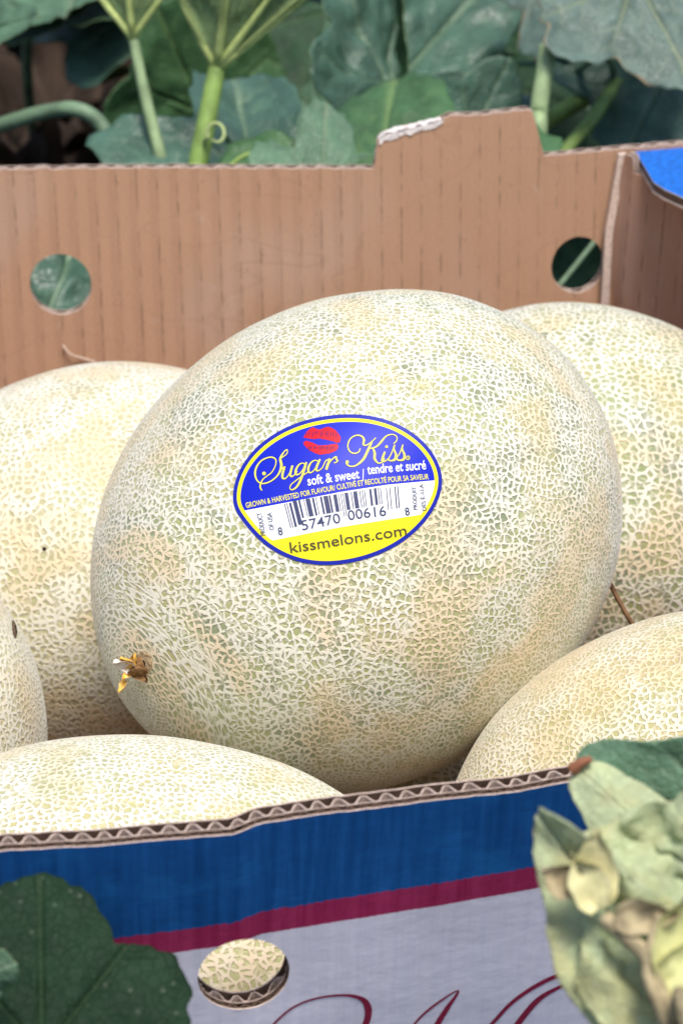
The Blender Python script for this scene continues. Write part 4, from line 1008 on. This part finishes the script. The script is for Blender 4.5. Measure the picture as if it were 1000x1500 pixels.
# --- front: dark leaf at the white panel, wilting leaves by the front wall
v5 = empty('melon_vine', (-0.10, 0.36, 0)); tag(v5, 'melon vine with a dark green leaf in front of the carton beside the vent hole', 'vine', 'melon vines around the carton')
hero(v5, (62, 1540, .512), (58, 1292, .532), roll=10, mats=[L_dark, L_under], seed=31, width=0.93, lobe=0.17, teeth=0.08, wave=0.04, nr=40, nth=220)
hero(v5, (-70, 1440, .50), (19, 1412, .50), roll=25, mats=[L_lite, L_under], seed=32, width=0.8, lobe=0.08)
for p, q in (((88, 1528, .512), (-0.05, 0.40)), ((-70, 1440, .50), (-0.12, 0.38))):
    a = U(*p); b = soilpt(*q); stalk(v5, [a, a.lerp(b, .45) + Vector((0.0, -0.015, 0.0)), b], 0.0024, S_grey, n=6, seg=8)
v6 = empty('melon_vine', (0.10, 0.36, 0)); tag(v6, 'wilting melon vine with folded pale leaves and a withered yellow flower at the front wall', 'vine', 'melon vines around the carton')
hero(v6, (1090, 1218, .515), (856, 1130, .520), roll=-8, mats=[L_lite, L_under], seed=41, width=0.55, lobe=0.07, teeth=0.03, wave=0.03)
hero(v6, (1010, 1275, .495), (846, 1124, .512), roll=20, mats=[L_wilt, L_wilt], seed=42, width=0.36, lobe=0.04, teeth=0.03, wave=0.05, fold=-0.3, crumple=0.03, nr=36)
hero(v6, (1050, 1570, .465), (793, 1203, .478), roll=-20, mats=[L_wilt, L_wilt], seed=43, width=0.30, lobe=0.04, teeth=0.03, wave=0.05, fold=0.35, crumple=0.05, nr=40)
hero(v6, (1060, 1420, .470), (865, 1240, .480), roll=25, mats=[L_wilt, L_wilt], seed=44, width=0.75, lobe=0.10, teeth=0.06, wave=0.12, fold=-0.25, crumple=0.11, nr=40)
hero(v6, (1085, 1300, .478), (905, 1222, .485), roll=-25, mats=[L_wilt, L_wilt], seed=45, width=0.8, lobe=0.10, teeth=0.06, wave=0.12, crumple=0.10, nr=36)
Y1 = simple('withered_flower', (0.66, 0.62, 0.34), 0.6, 0.3, 0.2, 150, 0.001); Y2 = simple('yellow_flower', (0.56, 0.56, 0.26), 0.55, 0.3, 0.15, 150, 0.001)
T1 = simple('brown_shrivelled', (0.40, 0.33, 0.20), 0.8, 0.2, 0.35, 200, 0.001)
tw = -cf
petal(U(862, 1325, .468), cu + cr * .1, tw, .015, .010, .1, 11, Y1, v6, 'petal')
petal(U(880, 1330, .466), cu * .9 - cr * .5, tw, .012, .008, -.1, 12, Y1, v6, 'petal')
petal(U(985, 1440, .462), cu + cr * .2, tw, .020, .012, .1, 13, Y2, v6, 'petal')
petal(U(960, 1470, .461), cu * .8 + cr * .6, tw, .017, .010, -.1, 14, Y2, v6, 'petal')
petal(U(900, 1345, .463), cr + cu * .1, tw, .012, .007, .2, 15, T1, v6, 'petal')
petal(U(845, 1300, .468), cu * .3 - cr * .6, tw, .008, .007, .2, 16, T1, v6, 'petal')
stalk(v6, [U(885, 1345, .466), U(920, 1375, .463), U(945, 1400, .461), U(955, 1430, .46), U(985, 1500, .46), U(1010, 1600, .46), soilpt(0.09, 0.36)], 0.0016, T1, n=6, seg=8)
stalk(v6, [U(965, 1340, .462), U(952, 1400, .460), U(950, 1440, .459), U(985, 1520, .46)], 0.0011, T1, n=6, seg=8)
stalk(v6, [U(838, 1128, .512), U(850, 1118, .511), U(866, 1112, .511)], lambda t: 0.0013 * (1.2 - t * .6), simple('brown_tip', (0.26, 0.10, 0.05), 0.7), n=4, seg=7, name='dry_tip')
for p, q in (((1090, 1218, .515), (0.13, 0.38)), ((1060, 1420, .470), (0.11, 0.36))):
    a = U(*p); b = soilpt(*q); stalk(v6, [a, a.lerp(b, .45) + Vector((0.01, -0.015, 0.0)), b], 0.0022, S_grey, n=6, seg=8)

# --- the rest of the row: plants further back and beside the carton
rnd = random.Random(11)
protos = []
for k in range(6):
    mt = [[L_shaded, L_under], [L_mid, L_under], [L_shaded, L_under], [L_shaded, L_under], [L_blue, L_under], [L_shaded, L_under]][k]
    protos.append(leaf_mesh('leaf', 0.085, mt, seed=50 + k, width=0.95, lobe=0.17, teeth=0.10, wave=0.09, cup=0.12 * rnd.uniform(-1, 1), nr=12, nth=80))
petiole = mkmesh('stalk', *tube([Vector((0.12 * t * (1 - t), 0, t)) for t in [i / 8 for i in range(9)]], lambda t: 0.028, 7), S_grey, smooth=True)
from mathutils import Matrix
def plant(x, y, nl, label, hmax=0.24):
    p = empty('melon_plant', (x, y, 0)); tag(p, label, 'plant', 'melon plants filling the row')
    for _ in range(nl):
        a = rnd.uniform(0, 2 * math.pi); d = rnd.uniform(0.02, 0.15); h = rnd.uniform(0.07, hmax)
        b = Vector((x + d * math.cos(a), y + d * math.sin(a), h))
        n = Vector((0.5 * math.cos(a) + rnd.uniform(-.35, .35), 0.5 * math.sin(a) - 0.35 + rnd.uniform(-.35, .35), 1)); t = Vector((math.cos(a + rnd.uniform(-.6, .6)), math.sin(a + rnd.uniform(-.6, .6)), -0.3))
        o = place(rnd.choice(protos), 'leaf', b, t, n, p); s = rnd.uniform(0.6, 1.15); o.matrix_basis = o.matrix_basis @ Matrix.Scale(s, 4)
        r0 = soilpt(x + rnd.uniform(-.03, .03), y + rnd.uniform(-.03, .03)); dv = b - r0
        st = bpy.data.objects.new('stalk', petiole); col.objects.link(st); st.parent = p; st.matrix_parent_inverse = parent_world(p).inverted()
        q = dv.to_track_quat('Z', 'X').to_matrix().to_4x4()
        st.matrix_basis = Matrix.Translation(r0) @ q @ Matrix.Diagonal((0.12, 0.12, dv.length, 1))
for j in range(7):
    for i in range(9):
        x = -1.0 + i * 0.25 + rnd.uniform(-.07, .07); y = 1.38 + j * 0.22 + rnd.uniform(-.06, .06)
        if -0.36 < x < -0.08 and y < 1.85: continue          # bare soil gap on the left
        plant(x, y, 9, 'leafy green melon plant in the rows beyond the carton', 0.20 + 0.02 * j)
for s in (-1, 1):
    for j in range(5):
        plant(s * rnd.uniform(.46, .56), 0.35 + j * 0.2, 8, 'leafy green melon plant on the soil beside the carton')
# shrivelled leaves lying on the bare soil
dryp = [leaf_mesh('blade', 0.05, [L_dry, L_dry], seed=70 + k, width=0.8, lobe=0.15, wave=0.3, cup=-0.6, fold=0.3, nr=8, nth=50) for k in range(3)]
for i in range(60):
    if i < 34: x, y = rnd.uniform(-.36, -.02), rnd.uniform(1.35, 2.1)
    else: x, y = rnd.uniform(-.6, .6), rnd.uniform(1.1, 2.2)
    o = bpy.data.objects.new('dry_leaf', rnd.choice(dryp)); col.objects.link(o); o.location = (x, y, rnd.uniform(0.0, 0.03)); o.rotation_euler = (rnd.uniform(-.7, .7), rnd.uniform(-.7, .7), rnd.uniform(0, 6.28)); k = rnd.uniform(.5, 1.3); o.scale = (k, k, k)
    tag(o, 'shrivelled brown dry leaf lying on the dark soil', 'dry leaf', 'dry leaves on the soil')
